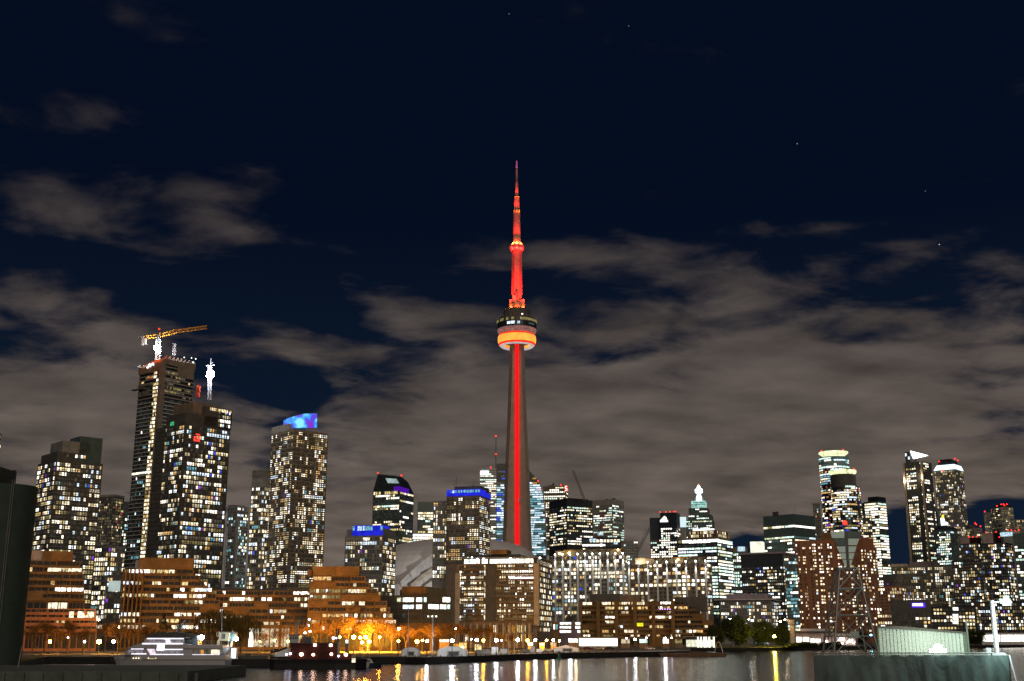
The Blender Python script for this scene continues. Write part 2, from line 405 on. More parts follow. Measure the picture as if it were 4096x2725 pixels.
# ================================================================== SETTING
mw, t, b = base_mat('harbour_water')
b.inputs['Base Color'].default_value = (.006, .009, .012, 1); b.inputs['Roughness'].default_value = .15; b.inputs['IOR'].default_value = 1.33; b.inputs['Specular IOR Level'].default_value = .5
tcn = t.nodes.new('ShaderNodeTexCoord')
mpg = t.nodes.new('ShaderNodeMapping'); mpg.inputs['Scale'].default_value = (.55, 1.0, 1); t.links.new(tcn.outputs['Object'], mpg.inputs[0])
na = t.nodes.new('ShaderNodeTexNoise'); na.inputs['Scale'].default_value = .8; na.inputs['Detail'].default_value = 5; t.links.new(mpg.outputs[0], na.inputs['Vector'])
bp = t.nodes.new('ShaderNodeBump'); bp.inputs['Strength'].default_value = 1.0; bp.inputs['Distance'].default_value = .16
t.links.new(na.outputs[0], bp.inputs['Height']); t.links.new(bp.outputs[0], b.inputs['Normal'])
mb = MB(); mb.face([(-30000, -400, 0), (30000, -400, 0), (30000, 40000, 0), (-30000, 40000, 0)]); structure('water', mb, mw)

def wl(px, row):                          # a point on the waterline
    a = (row - CX * 0 - CY) / FP
    Y = CAMZ * (CT + (CY - row) / FP * -ST * 1) if False else None
    v = (CY - row) / FP; Y = -CAMZ * (CT - v * ST) / (ST + v * CT)
    return Vector((xat(px, Y, 0), Y, 0))
Q = [gnd(-2500, 372, 0), gnd(-300, 372, 0), gnd(1620, 372, 0), wl(1700, 2656), wl(1900, 2648), wl(2100, 2638.5), wl(2300, 2632), wl(2500, 2628.5), wl(2760, 2623),
     wl(2763, 2607), wl(3050, 2604.5), wl(3330, 2600), wl(3700, 2596), wl(4096, 2590), wl(5200, 2578)]
mb = MB()
for i in range(len(Q) - 1):
    p, q = Q[i], Q[i + 1]
    far = lambda r: Vector((r.x / r.y * 30000, 30000, 0))
    mb.face([(p.x, p.y, GZ), (q.x, q.y, GZ), (far(q).x, 30000, GZ), (far(p).x, 30000, GZ)])
    mb.face([(p.x, p.y, -3), (q.x, q.y, -3), (q.x, q.y, GZ), (p.x, p.y, GZ)], 1)
structure('ground', mb, [wall('ground_paving', (.11, .10, .09), scale=.08), wall('quay_wall', (.02, .019, .017), scale=.4)])
# promenade sheet along the quay, and the park lawn behind it
mb = MB()
for i in range(2, 8):
    p, q = Q[i], Q[i + 1]; mb.face([(p.x, p.y + .4, GZ + .004), (q.x, q.y + .4, GZ + .004), (q.x * 1.06, q.y * 1.06, GZ + .004), (p.x * 1.06, p.y * 1.06, GZ + .004)])
structure('promenade', mb, wall('promenade_paving', (.24, .22, .19), scale=.3))
mb = MB(); a = [gnd(2790, 690), gnd(3180, 700), gnd(3180, 760), gnd(2790, 750)]
mb.face([(p.x, p.y, GZ + .006) for p in a]); structure('lawn', mb, wall('lawn_grass', (.07, .085, .02), scale=.5))
a = [gnd(1240, 470), gnd(1660, 480), gnd(1700, 545), gnd(1180, 545)]
mb = MB(); mb.face([(p.x, p.y, GZ + .006) for p in a]); structure('park_path', mb, wall('park_gravel', (.30, .24, .15), scale=.4))
# timber dock with the fountain, right of centre
p0, p1 = gnd(2640, 492), gnd(2905, 490)
mb = MB().box(p0.x, p1.x, 490, 640, -2, 1.3); mb.obj('timber_dock', wall('dock_timber', (.12, .075, .045), scale=.8), None)
tag(bpy.data.objects['timber_dock'], 'low brown timber dock stepping out before the lit column pavilion', 'dock')
a = at(70, 2688, 235); mp_o = thing('mooring_post', 'thin pale leaning post at the left end of the concrete pier', 'post', (a.x, 235, 2.0)); MB().tube((0, 0, 0), (.35, 0, zrow(2588, 235) - 2.0), .10, .08, 8).obj('post', W['steel'], mp_o); MB().lathe([(.2, 0), (.2, .12)], 10).obj('base', W['dark'], mp_o)
# near left pier
xr = xat(752, 215, 2.2)
mb = MB().box(-170, xr, 215, 262, -3, zrow(2686, 215)); mb.box(-230, -143, 262, 372.5, -3, zrow(2686, 215) - .01)
for i in range(14): mb.box(-100 + i * 3.4, -99.5 + i * 3.4, 214.6, 215, -3, zrow(2686, 215) - .25)
mb.obj('concrete_pier', wall('pier_concrete', (.10, .115, .10), scale=.35), None)
tag(bpy.data.objects['concrete_pier'], 'low grey concrete pier along the bottom left edge', 'pier')

# ================================================================== THE TALL TOWER
TY = 1290.0
S0 = gnd(2069, TY)
tw = thing('observation_tower', 'tall concrete observation tower lit red, rising far above every roof', 'tower', S0)
def tz(row): return zrow(row, TY) - GZ
def trad(row, wpx): return wpx * .5 / FP * (TY * CT + (zrow(row, TY) - CAMZ) * ST)
def tx(row): return xat(2069, TY, zrow(row, TY)) - S0.x
# three tapering legs with a hexagonal core, lofted
ang = [radians(90), radians(210), radians(330)]
def ysec(Lr, th, core):
    pts = []
    for k in range(3):
        a = ang[k]; d = Vector((cos(a), sin(a))); n = Vector((-sin(a), cos(a)))
        m = a - radians(60); pts.append(Vector((cos(m), sin(m))) * core)
        pts += [d * Lr - n * th, d * Lr + n * th]
    return pts
mb = MB(); rows = [(2560, 146), (2400, 137), (2225, 121), (2100, 111), (1974, 103), (1850, 93), (1721, 81), (1560, 69), (1400, 58.5), (1330, 56)]
secs = []
for r, wp in rows:
    hw = trad(r, wp); th = 3.1 + hw * .05; Lr = (hw - th * .5) / cos(radians(30)); secs.append(([p for p in ysec(max(Lr, 6), th, 5.6)], tz(r)))
for i in range(len(secs) - 1):
    (a, za), (c, zc) = secs[i], secs[i + 1]; n = len(a)
    for k in range(n):
        j = (k + 1) % n; mb.face([(a[k].x, a[k].y, za), (a[j].x, a[j].y, za), (c[j].x, c[j].y, zc), (c[k].x, c[k].y, zc)])
mb.obj('shaft', W['cgrey'], tw)
hwid = trad(1800, 14)
mb = MB().box(-hwid, hwid, -8.2, -4.5, tz(2228), tz(1384)); mb.obj('lift_strip', LEDR, tw)
o = MB().box(hwid - .6, hwid + 1.5, -10.2, -8.2, tz(2014), tz(2000)); o.obj('lift_cabin', W['steel'], tw)
# main pod
def TR(row, wpx): return (trad(row, wpx), tz(row))
def ring(name, prof, mat, n=40, smooth=True):
    return MB().lathe([TR(*p) for p in prof], n).obj(name, mat, tw, smooth)
ring('pod_neck', [(1405, 56), (1372, 58), (1372, 112)], W['cgrey'])
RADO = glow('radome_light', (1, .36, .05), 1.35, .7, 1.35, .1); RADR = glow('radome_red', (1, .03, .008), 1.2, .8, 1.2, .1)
ring('radome', [(1377, 146), (1371, 151), (1364, 153), (1354, 153), (1348, 150)], RADO); ring('radome_edge_glow', [(1348, 150), (1344, 147), (1340, 138)], RADR); ring('radome_edge_glow', [(1384, 139), (1381, 144), (1377, 146.5)], RADR)  # red light on the radome edges is put into separate glowing rings
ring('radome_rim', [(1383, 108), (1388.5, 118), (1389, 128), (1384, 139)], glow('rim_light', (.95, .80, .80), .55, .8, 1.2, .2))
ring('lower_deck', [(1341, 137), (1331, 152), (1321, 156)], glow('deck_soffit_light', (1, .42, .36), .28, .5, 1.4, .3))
ring('window_band', [(1321, 157), (1310, 158.5), (1310.1, 156), (1301, 157)], W['gdark'], smooth=False)
ring('upper_deck', [(1301, 159), (1292, 160), (1284, 158), (1283, 152), (1275, 140), (1268, 122)], W['dark'], smooth=False)
ring('pod_roof', [(1268, 121), (1266, 112), (1250, 110), (1243, 100), (1241, 60)], W['dark'])
def arcwin(row0, row1, wpx, a0, a1, n, m, name='window'):
    """a run of curved glazing on the pod, one mesh per pane"""
    r = trad((row0 + row1) / 2, wpx) + .25; z0, z1 = tz(row1), tz(row0)
    for i in range(n):
        if R.random() < .12: continue
        b0 = a0 + (a1 - a0) * (i + .06) / n; b1 = a0 + (a1 - a0) * (i + .94) / n; q = MB()
        for s in range(3):
            s0 = b0 + (b1 - b0) * s / 3; s1 = b0 + (b1 - b0) * (s + 1) / 3
            f = lambda an, rr, z: (rr * cos(an), rr * sin(an), z)
            q.face([f(s0, r, z0), f(s1, r, z0), f(s1, r, z1), f(s0, r, z1)]); q.face([f(s0, r - .2, z1), f(s1, r - .2, z1), f(s1, r - .2, z0), f(s0, r - .2, z0)])
        q.obj(name, G[m], tw)
arcwin(1288, 1298, 160, radians(180), radians(360), 22, 'olive')
arcwin(1304, 1314, 158, radians(240), radians(264), 2, 'cool'); arcwin(1304, 1314, 158, radians(270), radians(288), 2, 'ice')
arcwin(1306, 1312, 158, radians(305), radians(330), 4, 'teal'); arcwin(1272, 1276, 142, radians(284), radians(290), 1, 'white')
mb = MB()
for i in range(24):
    a = radians(15 * i + 4); r0, z0 = TR(1341, 137); r1, z1 = TR(1322, 156); mb.tube((r0 * cos(a), r0 * sin(a), z0), (r1 * cos(a) * 1.01, r1 * sin(a) * 1.01, z1), .35, n=4)
mb.obj('deck_strut', W['white'], tw); bpy.data.objects['deck_strut']['kind'] = 'stuff'
mb = MB()
for i in range(30):
    a = radians(12 * i); r0, z0 = TR(1284, 158); mb.tube((r0 * cos(a), r0 * sin(a), z0), (r0 * cos(a), r0 * sin(a), z0 + 3.4), .12, n=4)
mb.lathe([(TR(1284, 158)[0], tz(1284) + 3.3), (TR(1284, 158)[0] + .15, tz(1284) + 3.4), (TR(1284, 158)[0], tz(1284) + 3.5)], 30); mb.obj('guard_rail', W['steel'], tw)
beacon(tw, (-trad(1243, 88), -2, tz(1241)), 1.1)
# red-lit upper shaft, small pod and mast
ring('upper_shaft', [(1243, 44), (1170, 43), (1005, 40)], W['mast'], 6, False)
mb = MB()
for a in (200, 245, 300, 340): x, y = trad(1200, 52) * cos(radians(a)), trad(1200, 52) * sin(radians(a)); mb.box(x - 1.7, x + 1.7, y - 1.7, y + 1.7, tz(1241), tz(1190 + (a % 7) * 3))
mb.obj('roof_equipment', W['cgrey'], tw)
mb = MB().box(-1.7, 1.7, -trad(1185, 46), -trad(1185, 36), tz(1196), tz(1172)); mb.obj('louvre', W['dark'], tw)
ring('sky_pod', [(1006, 41), (1003, 50), (996, 56), (988, 56), (983, 52), (980, 46), (970, 34)], W['white'])
sk = glow('sky_pod_light', (1, .10, .08), .55, .5, 1.3, .5)
arcwin(987, 996, 57, radians(180), radians(360), 14, 'red')
for nm, prof in (('mast_section', [(970, 32), (962, 31), (848, 27)]), ('mast_section', [(840, 24), (792, 20)]), ('mast_section', [(786, 15.5), (730, 10)]), ('mast_section', [(717, 9.5), (673, 8.5)])):
    ring(nm, prof, W['mast'], 12)
for prof in ([(848, 29), (841, 29), (840, 24)], [(792, 22), (787, 22), (786, 16)], [(730, 11.5), (717, 11.5)]): ring('mast_collar', prof, W['dark'], 12)
ring('mast_tip', [(673, 8), (655, 5.5), (646, 4.5), (643, 1)], glow('mast_tip_light', (1, .2, .55), .5, .4, 1.2, .4), 8)
def lamp_light(name, loc, power, col, parent=None, radius=.5, spot=None, aim=None):
    l = bpy.data.lights.new(name, 'SPOT' if spot else 'POINT'); l.energy = power; l.color = col; l.shadow_soft_size = radius
    o = bpy.data.objects.new(name, l); COL.objects.link(o)
    if parent is not None: o.parent = parent
    o.location = loc
    if spot:
        l.spot_size = radians(spot); l.spot_blend = .7
        o.rotation_euler = (Vector(aim) - Vector(loc)).to_track_quat('-Z', 'Y').to_euler()
    return o
RED = (1, .010, .006); ORG = (1, .12, .012)
for a in (225, 270, 315):
    d = Vector((cos(radians(a)), sin(radians(a)))); rr = trad(1243, 100)
    lamp_light('floodlight', (d.x * rr, d.y * rr, tz(1238)), 700000, RED, tw, .6, 60, (d.x * 5, d.y * 5, tz(1090)))
    rr = trad(1243, 62); lamp_light('floodlight', (d.x * rr, d.y * rr, tz(1236)), 5000, ORG, tw, .4)
    r2 = trad(985, 60); lamp_light('floodlight', (d.x * r2, d.y * r2, tz(1001)), 4000, RED, tw, .3)
    for row, wpx, pw in ((977, 50, 30000), (846, 34, 9000), (790, 24, 5000)):
        r2 = trad(row, wpx); lamp_light('floodlight', (d.x * r2, d.y * r2, tz(row)), pw * .16, ORG, tw, .3)
        lamp_light('floodlight', (d.x * r2 * 1.6, d.y * r2 * 1.6, tz(row) + 1), pw * 2.6, (1, .02, .012), tw, .3, 50, (0, 0, tz(row) + (46 if row > 900 else 16)))

# ================================================================== DOMED STADIUM
SY = 1170.0; sb = gnd(1798, SY)
st = thing('domed_stadium', 'huge stadium with a pale domed roof half hidden between apartment towers', 'stadium', sb)
MB().lathe([(94, -2), (94, 24), (90, 27)], 40).obj('wall', W['conc'], st)
zt = zrow(2158, SY) - GZ
def dsurf(q, a, rx=90, k=1.0): r = max(.05, rx * (1 - q ** 2.4)); return Vector((r * cos(a) + 15 * q ** 1.5, r * sin(a), 26 + (zt - 26) * (1 - (1 - q) ** 2) ** .62)) * k
mb = MB(); nq, na_ = 14, 64
for i in range(nq):
    for k in range(na_):
        a0, a1 = 2 * pi * k / na_, 2 * pi * (k + 1) / na_
        mb.face([dsurf(i / nq, a0), dsurf(i / nq, a1), dsurf((i + 1) / nq, a1), dsurf((i + 1) / nq, a0)])
mb.obj('roof_panel', W['roof'], st, True)
def pxd(px, row, Y): return at(px, row, Y) - sb
for pts, wd, m in (([(1610, 2352), (1650, 2312), (1695, 2272), (1742, 2236)], 6.0, 'white'), ([(1648, 2356), (1690, 2318), (1745, 2280)], 4.5, 'slab'), ([(1690, 2352), (1716, 2330), (1748, 2312)], 2.5, 'grey')):
    mb = MB(); Y0 = 1070
    for (p_, q_) in zip(pts, pts[1:]):
        a, c = pxd(*p_, Y0), pxd(*q_, Y0 + 6); up = Vector((-.45, 0, .9)) * wd; bk = Vector((0, 5, 0))
        mb.face([a, c, c + up + bk, a + up + bk]); mb.face([a + up + bk, c + up + bk, c + bk * 4, a + bk * 4])
    mb.obj('roof_panel', W[m], st)
mb = MB(); e = [pxd(1952, 2162, SY), pxd(2000, 2184, SY - 20), pxd(2040, 2204, SY - 40), pxd(2080, 2226, SY - 50)]
for p_, q_ in zip(e, e[1:]): mb.tube(p_, q_, 1.5, n=6)
mb.obj('roof_edge', W['white'], st)
v_ = pxd(1700, 2362, 1020); lamp_light('floodlight', v_, 90000, (1, .93, .85), st, 1.0)  # added lamp in front, standing in for lights along the roof bands

# ================================================================== BUILDINGS, left to right (farther ones first)
# left edge: a sliver of a tower with a red lamp beyond the silo
b = T('apartment_tower', 'sliver of dark tower with a red roof lamp cut by the left edge', 820, -150, -20, 7, 1718, 1990, 'dark', 18, 16, 'resd', .5)
beacon(b.root, (-2, 2, b.H + 1.5), 1.0); b.wall['label'] = b.wall.get('label', 'dark wall')
# left apartment tower
b = T('apartment_tower', 'broad lit apartment tower rising behind the dark silo at far left', 720, 152, 226, 412, 1838, 2430, 'dark', 19.2, 13.5, 'res', .6, slab=dict(out=.3, th=.3, mat='grey'), fin=False, cols=None, colvar=.75)
b.top(.15, 1, 0, .45, None, 1806, 'dark', 'upper_storey'); b.top(.35, 1, .1, .7, 1806, 1760, 'grey'); b.top(.45, 1, .46, .95, None, 1735, 'teal', 'glass_screen')
b.wins('R', b.R * .2, b.R * .62, b.H + .5, b.h(1808), 19, 14, p=.7); b.finish(); b.roofstuff(3)
b = T('office_tower', 'dim slab tower with a pale punched window grid beside the left apartment tower', 1350, 398, 455, 498, 1986, 2260, 'dark', 11, 10, 'dimm', .35, pr=.75, wh=.7, colvar=.3)
b.top(0, 1, 0, 1, None, 1978, 'grey', 'parapet')
T('office_tower', 'narrow black tower with one column of lit windows left of the crane tower', 1250, 496, 524, 532, 2007, 2300, 'gdark', 12, 11, 'teal', .3)
b = T('apartment_block', 'mid height block with a bare grey concrete fin and lit flats behind the park', 760, 380, 446, 502, 2182, 2520, 'grey', 18.5, 14, 'res', .62, fin=False)
b.vol('pier', -b.L - 2.6, -b.L, -2, 6, 0, b.h(2166), 'conc'); b.finish()
b = T('commercial_block', 'low dark block carrying a large pale lit screen near the left park', 640, 428, 490, 500, 2300, 2480, 'dark', 20, 15, 'resd', .35, fin=False)
x0, z0 = b.hit(433, 2366); x1, z1 = b.hit(483, 2324)
MB().box(x0, x1, -.5, 0, z0, z1).obj('screen', glow('screen_light', (.8, .95, .9), .55, .6, 1.2, .12), b.root); b.finish()

# tower under construction
b = Bld('unfinished_tower', 'tallest left tower still under construction with stacked bare floors and a crane on top', 900, 562, 652, 776, 1452, 'gdark', cap=90)
zc = b.h(1590)
b.slabs(b.h(2290), zc, 15.8, out=.9, th=.55, mat='slab'); b.slabs(zc, b.H, 15.8, out=.9, th=.9, mat='bare', name='bare_floor')
for f, a0, a1 in (('L', -b.L * .95, -b.L * .42), ('R', b.R * .1, b.R * .95)): b.wins(f, a0, a1, b.h(2280), zc, 15.8, 12, p=.06, wh=.72, pal='teal')
b.wins('L', -b.L * .36, -b.L * .10, b.h(2285), b.h(1480), 15.8, 12, ww=.92, wh=.8, p=.95, pal='warm', run=1, unlit=False, colvar=.1, rowvar=.1)
b.vol('pier', -b.L * .09, 1.2, -1.3, 2.5, 0, b.h(1440), 'brown'); b.vol('pier', -b.L - 3.2, -b.L, 2, 8, 0, b.h(1580), 'teal')
b.vol('construction_hoarding', -b.L * .8, -b.L * .5, -1.0, 0, b.h(1566), b.h(1530), 'olive'); b.vol('construction_hoarding', 1, 1.4, b.R * .45, b.R * .97, b.H - 9, b.H + 2, 'brown')
for f, a0, a1 in (('L', -b.L * .95, -b.L * .40), ('R', b.R * .06, b.R * .95)): b.wins(f, a0, a1, zc, b.H - 2, 15.8, 10, p=.5, wh=.6, ww=.95, pal='dimm', run=3, unlit=False)  # glowing panes added in place of work light between the bare floors
mb = MB(); n = 26
for i in range(n):
    y = b.R * i / (n - 1); mb.box(-.5, 1.6, y, y + .25, b.H, b.H + 4.0 + 1.2 * (i % 3)); x = -b.L * i / (n - 1); mb.box(x, x + .25, -1.6, .5, b.H - 6, b.H + 1)
mb.box(-b.L * .72, 1.5, 0, b.R, b.H - 1, b.H + 3.4); mb.obj('formwork', W['brown'], b.root)
MB().box(-b.L * .9, -b.L * .3, -3.4, -1, b.h(1536), b.h(1530)).box(-b.L * 1.15, -b.L * .6, -4, -1, b.h(1545), b.h(1541)).obj('loading_platform', W['olive'], b.root)
for (px, py, r, m) in ((600, 1462, 1.6, 'white'), (612, 1457, 1.5, 'cool'), (590, 1470, 1.0, 'white'), (553, 1467, .5, 'cool'), (560, 1462, .5, 'cool'), (594, 1508, .9, 'orange'), (612, 1508, .9, 'orange'), (600, 1512, .7, 'red'), (737, 1430, .5, 'white'), (766, 1432, .5, 'white'), (783, 1436, .6, 'white'), (773, 1450, .7, 'white')):
    x, z = b.hit(px, py, 'L', -1.9) if px < 660 else b.hit(px, py, 'R', 1.9)
    p = (x, -1.9, z) if px < 660 else (1.9, x, z); ico(r).obj('work_light', G[m], b.root, loc=p)
for i in range(14):                                  # worklit storey
    x = -b.L * (.08 + .065 * i); b.win('L', x, b.h(1886), 2.2, 1.5, R.choice(['white', 'cool', 'cream']), -.95)
b.finish()
CT_B = b
def lattice(mb, p, q, wd, n, r=.16, mi=0):
    """square lattice boom from p to q"""
    p = Vector(p); q = Vector(q); d = (q - p).normalized(); a = d.cross(Vector((0, 0, 1)))
    a = (a if a.length > .1 else Vector((1, 0, 0))).normalized() * wd / 2; c = d.cross(a).normalized() * wd / 2
    cs = [a + c, a - c, -a - c, -a + c]
    for k in cs: mb.tube(p + k, q + k, r, n=4, mi=mi)
    for i in range(n):
        s, e = p + (q - p) * (i / n), p + (q - p) * ((i + 1) / n)
        for k in range(4): mb.tube(s + cs[k], e + cs[(k + 1) % 4], r * .7, n=4, mi=mi)
# crane on the unfinished tower
P = at(631, 1452, 915)
cr = thing('tower_crane', 'orange tower crane with a long jib on top of the unfinished tower', 'crane', P)
A = lambda px, py, Y=915: at(px, py, Y) - P
mb = MB(); lattice(mb, (0, 0, 0), A(634, 1352), 3.0, 9, .26); mb.obj('mast', W['steel'], cr)
mb = MB(); top = A(637, 1344); lattice(mb, top, A(700, 1327), 2.6, 6, .2); lattice(mb, A(690, 1328), A(828, 1309), 2.2, 14, .18); mb.tube(A(650, 1338), A(686, 1322), .25); mb.tube(A(686, 1322), A(826, 1304), .2); mb.obj('jib', W['yel'], cr)
mb = MB(); lattice(mb, top, A(572, 1351), 2.2, 7, .2); mb.obj('counter_jib', W['yel'], cr)
q = A(576, 1360); MB().box(q.x - 1.6, q.x + 1.6, -1.4, 1.4, q.z - 4, q.z + 1.5).obj('counterweight', W['conc'], cr)
q = A(559, 1350); MB().box(q.x - .6, q.x + 3.6, -1.6, 1.6, q.z - .4, q.z + .4).obj('machinery_deck', W['steel'], cr)
mb = MB(); mb.tube(top, A(637, 1320), .5); mb.box(top.x - 1.6, top.x + 1.2, -1.4, 1.4, top.z - 1.6, top.z + .8); mb.obj('cab', W['dark'], cr)
beacon(cr, A(637, 1317), 1.0)
q = A(632, 1395); ico(2.6).obj('work_light', glow('crane_light', (.85, .93, 1), 260, 1, 1, sample=True), cr, loc=(q.x, q.y - 3.2, q.z))
lamp_light('floodlight', (0, -14, 4), 9000, ORG, cr, .5)
P = at(697, 1424, 930); mb = MB(); lattice(mb, (0, 0, 0), at(699, 1376, 930) - P, 2.0, 8, .28)
tag(mb.obj('hoist_mast', W['boat'], None, loc=P), 'short white hoist mast standing on the unfinished tower right of its crane', 'mast')

# dark residential tower in front of it
b = Bld('apartment_tower', 'dark lit apartment tower with a glowing top corner, right of the unfinished tower', 765, 624, 742, 922, 1692, 'dark', cap=100)
b.top(.35, 1, .0, .75, None, 1650, 'dark', 'upper_storey'); b.vol('upper_storey', -b.L * .45, 0, b.R * .40, b.R, b.H, b.h(1612)); b.top(.25, .9, .2, .8, 1650, 1598, 'brown'); b.vol('upper_storey', -8, .4, b.R * .72, b.R + .3, b.H, b.h(1612), 'gdark')
b.wins('L', -b.L * .66, -b.L * .03, b.h(2340), b.H - 1, 18.4, 13.5, p=.44, pal='resd', colvar=.8, run=1.3); b.wins('R', b.R * .03, b.R * .98, b.h(2380), b.H - 1, 18.4, 14.5, p=.5, pal='resd', colvar=.95, run=1.8)
b.wins('R', b.R * .70, b.R * .98, b.H, b.h(1618), 18.4, 13, p=.7, pal='res', off=-.4)
b.wins('R', b.R * .5, b.R * .99, b.h(1630), b.h(1612), 18, 10, p=.95, pal='warm', off=-.5)
b.slabs(b.h(2340), b.H, 18.4, out=.25, th=.25, mat='dark')
x0, z0 = b.hit(774, 1764, 'R'); x1, z1 = b.hit(799, 1736, 'R'); mb = MB(); dz = (z1 - z0)
for (u0, v0, u1, v1) in ((0, 0, 1, .18), (0, .42, .75, .58), (0, 0, .2, .5), (.75, .1, 1, .5), (.3, .8, 1, .95)): mb.box(.15, .4, x0 + (x1 - x0) * u0, x0 + (x1 - x0) * u1, z0 + dz * v0, z0 + dz * v1)
mb.obj('neon_sign', glow('neon_red', (1, .04, .03), 2.2, 1, 1), b.root)
x0, z0 = b.hit(682, 1704); MB().box(x0, x0 + 4, -.3, 0, z0, z0 + 2.4).obj('window', G['green'], b.root)
b.roofstuff(4); b.finish()
P = at(838, 1600, 800); lt = thing('lighting_mast', 'lattice mast with a blazing white work light above the dark apartment tower', 'mast', P)
mb = MB(); lattice(mb, (0, 0, 0), at(841, 1462, 800) - P, 1.9, 16, .2); q = at(841, 1462, 800) - P
mb.tube(q - Vector((3, 0, .3)), q + Vector((3, 0, .3)), .3); mb.tube(q, q + Vector((.3, 0, 5)), .25); mb.tube(q - Vector((2, 0, 2)), q + Vector((2, 0, 2.6)), .2); mb.obj('mast', W['boat'], lt)
q = at(841, 1497, 796) - P; ico(3.0).obj('work_light', glow('mast_light', (.86, .94, 1), 170, 1, 1, sample=True), lt, loc=q)
P = at(791, 1588, 790); mb = MB(); lattice(mb, (0, 0, 0), at(794, 1542, 790) - P, 1.7, 5, .42)
tag(mb.obj('crane_mast', wall('crane_red', (.8, .10, .05)), None, loc=P), 'short red crane mast section beside the blazing white work light mast', 'mast')

# grey pair between
b = T('apartment_tower', 'slim grey tower with cyan lit windows squeezed between two bright apartment towers', 1150, 912, 950, 996, 2024, 2350, 'conc', 12.5, 10, 'teal', .18, pr=.55, fin=False)
b.top(.0, .6, 0, 1, None, 2018, 'grey', 'parapet'); b.vol('pier', -.5, 1.8, -1, 1.5, 0, b.H - 12, 'conc'); b.vol('pier', -b.L, -b.L + 1.6, -1, .5, 0, b.H - 20, 'white'); b.finish()

# tall bright apartment tower with the blue crown and its lower wing
b = T('apartment_tower', 'lower wing tower of pale concrete left of the tall blue crowned apartment tower', 838, 1010, 1062, 1092, 1880, 2370, 'grey', 16.8, 12, 'res', .56, fin=False, zt=12, slab=dict(out=.2, th=.3, mat='conc'))
b.top(0, 1, 0, 1, b.H and 1912, 1878, 'conc', 'parapet'); b.finish(); b.roofstuff(3, 2)
b = T('apartment_tower', 'tall bright apartment tower under a curved glowing blue and violet crown', 825, 1086, 1176, 1313, 1716, 2360, 'brown', 16.8, 12.5, 'res', .62, fin=False, slab=dict(out=.4, th=.3, mat='olive', rail=.3), colvar=.85)
b.top(0, .75, 0, .5, None, 1690, 'conc', 'upper_storey')
crw, t, bs = base_mat('crown_glow'); g = t.nodes.new('ShaderNodeTexNoise'); g.inputs['Scale'].default_value = .11; g.inputs['Detail'].default_value = 2
tcn = t.nodes.new('ShaderNodeTexCoord'); t.links.new(tcn.outputs['Object'], g.inputs['Vector']); rp = t.nodes.new('ShaderNodeValToRGB'); t.links.new(g.outputs[0], rp.inputs[0])
for p_, c_ in ((.36, (.20, .02, .60, 1)), (.44, (.07, .06, .9, 1)), (.52, (.02, .45, .95, 1)), (.60, (.25, .85, 1, 1))):
    e = rp.color_ramp.elements.new(p_); e.color = c_
rp.color_ramp.elements.remove(rp.color_ramp.elements[0]); rp.color_ramp.elements.remove(rp.color_ramp.elements[-1])
t.links.new(rp.outputs[0], bs.inputs['Emission Color']); bs.inputs['Emission Strength'].default_value = 1.0; bs.inputs['Base Color'].default_value = (.1, .1, .2, 1)
crw.cycles.emission_sampling = 'NONE'; MATS['crown_glow'] = crw
mb = MB(); nn = 10; x0 = b.hit(1140, 1690)[0]
pts = []
for i in range(nn + 1):
    q = i / nn; px = 1134 + (1268 - 1134) * q; Yc = 838 - 8 * sin(pi * q); pts.append((px, Yc, 1683 - 28 * min(1, q * 1.6) ** .7))
for (p0, p1) in zip(pts, pts[1:]):
    def loc_(px, row, Y):
        v = at(px, row, Y) - b.C; c, n = cos(b.ph), sin(b.ph); return (v.x * c - v.y * n, v.x * n + v.y * c, v.z)
    f = [loc_(p0[0], 1712, p0[1]), loc_(p1[0], 1712, p1[1]), loc_(p1[0], p1[2], p1[1]), loc_(p0[0], p0[2], p0[1])]
    k = [loc_(p0[0], 1712, p0[1] + 2), loc_(p1[0], 1712, p1[1] + 2), loc_(p1[0], p1[2], p1[1] + 2), loc_(p0[0], p0[2], p0[1] + 2)]
    mb.face(f); mb.face(k[::-1]); mb.face([f[3], f[2], k[2], k[3]])
mb.obj('crown', crw, b.root); b.finish(); b.roofstuff(3, 2)

# blue-crowned twin towers (left one)
CB = glow('crown_blue', (.02, .03, 1), .75, .5, 1.2, .25)
def bluecrown(b, px0, px1, r0, r1, inset=.3):
    x0, z0 = b.hit(px0, r1, 'L', -inset); x1, z1 = b.hit(px1, r0, 'L', -inset); z0 = b.h(r1); z1 = b.h(r0)
    MB().box(x0, x1, -inset, b.R * .5, z0, z1).obj('crown', CB, b.root)
    n = 12
    for i in range(n):
        if R.random() < .15: continue
        m = R.choice(['cyan', 'cyan', 'ice', 'blue']); u0 = x0 + (x1 - x0) * (i + .1) / n; u1 = x0 + (x1 - x0) * (i + R.uniform(.6, .95)) / n; zm = (z0 + z1) / 2
        MB().box(u0, u1, -inset - .3, -inset, zm, z1 - .5).obj('crown_light', G[m], b.root)
b = T('apartment_tower', 'shorter apartment tower with a blue lit crown left of the stadium dome', 860, 1381, 1532, 1584, 2140, 2390, 'grey', 16.4, 12.5, 'res', .58, fin=False, colvar=.8, slab=dict(out=.3, th=.3, mat='grey'))
b.top(.0, .25, .1, .7, None, 2114, 'grey'); b.vol('upper_storey', -2, 0, 0, b.R, b.H, b.h(2112)); bluecrown(b, 1409, 1532, 2101, 2141); b.finish(); b.roofstuff(3, 2)

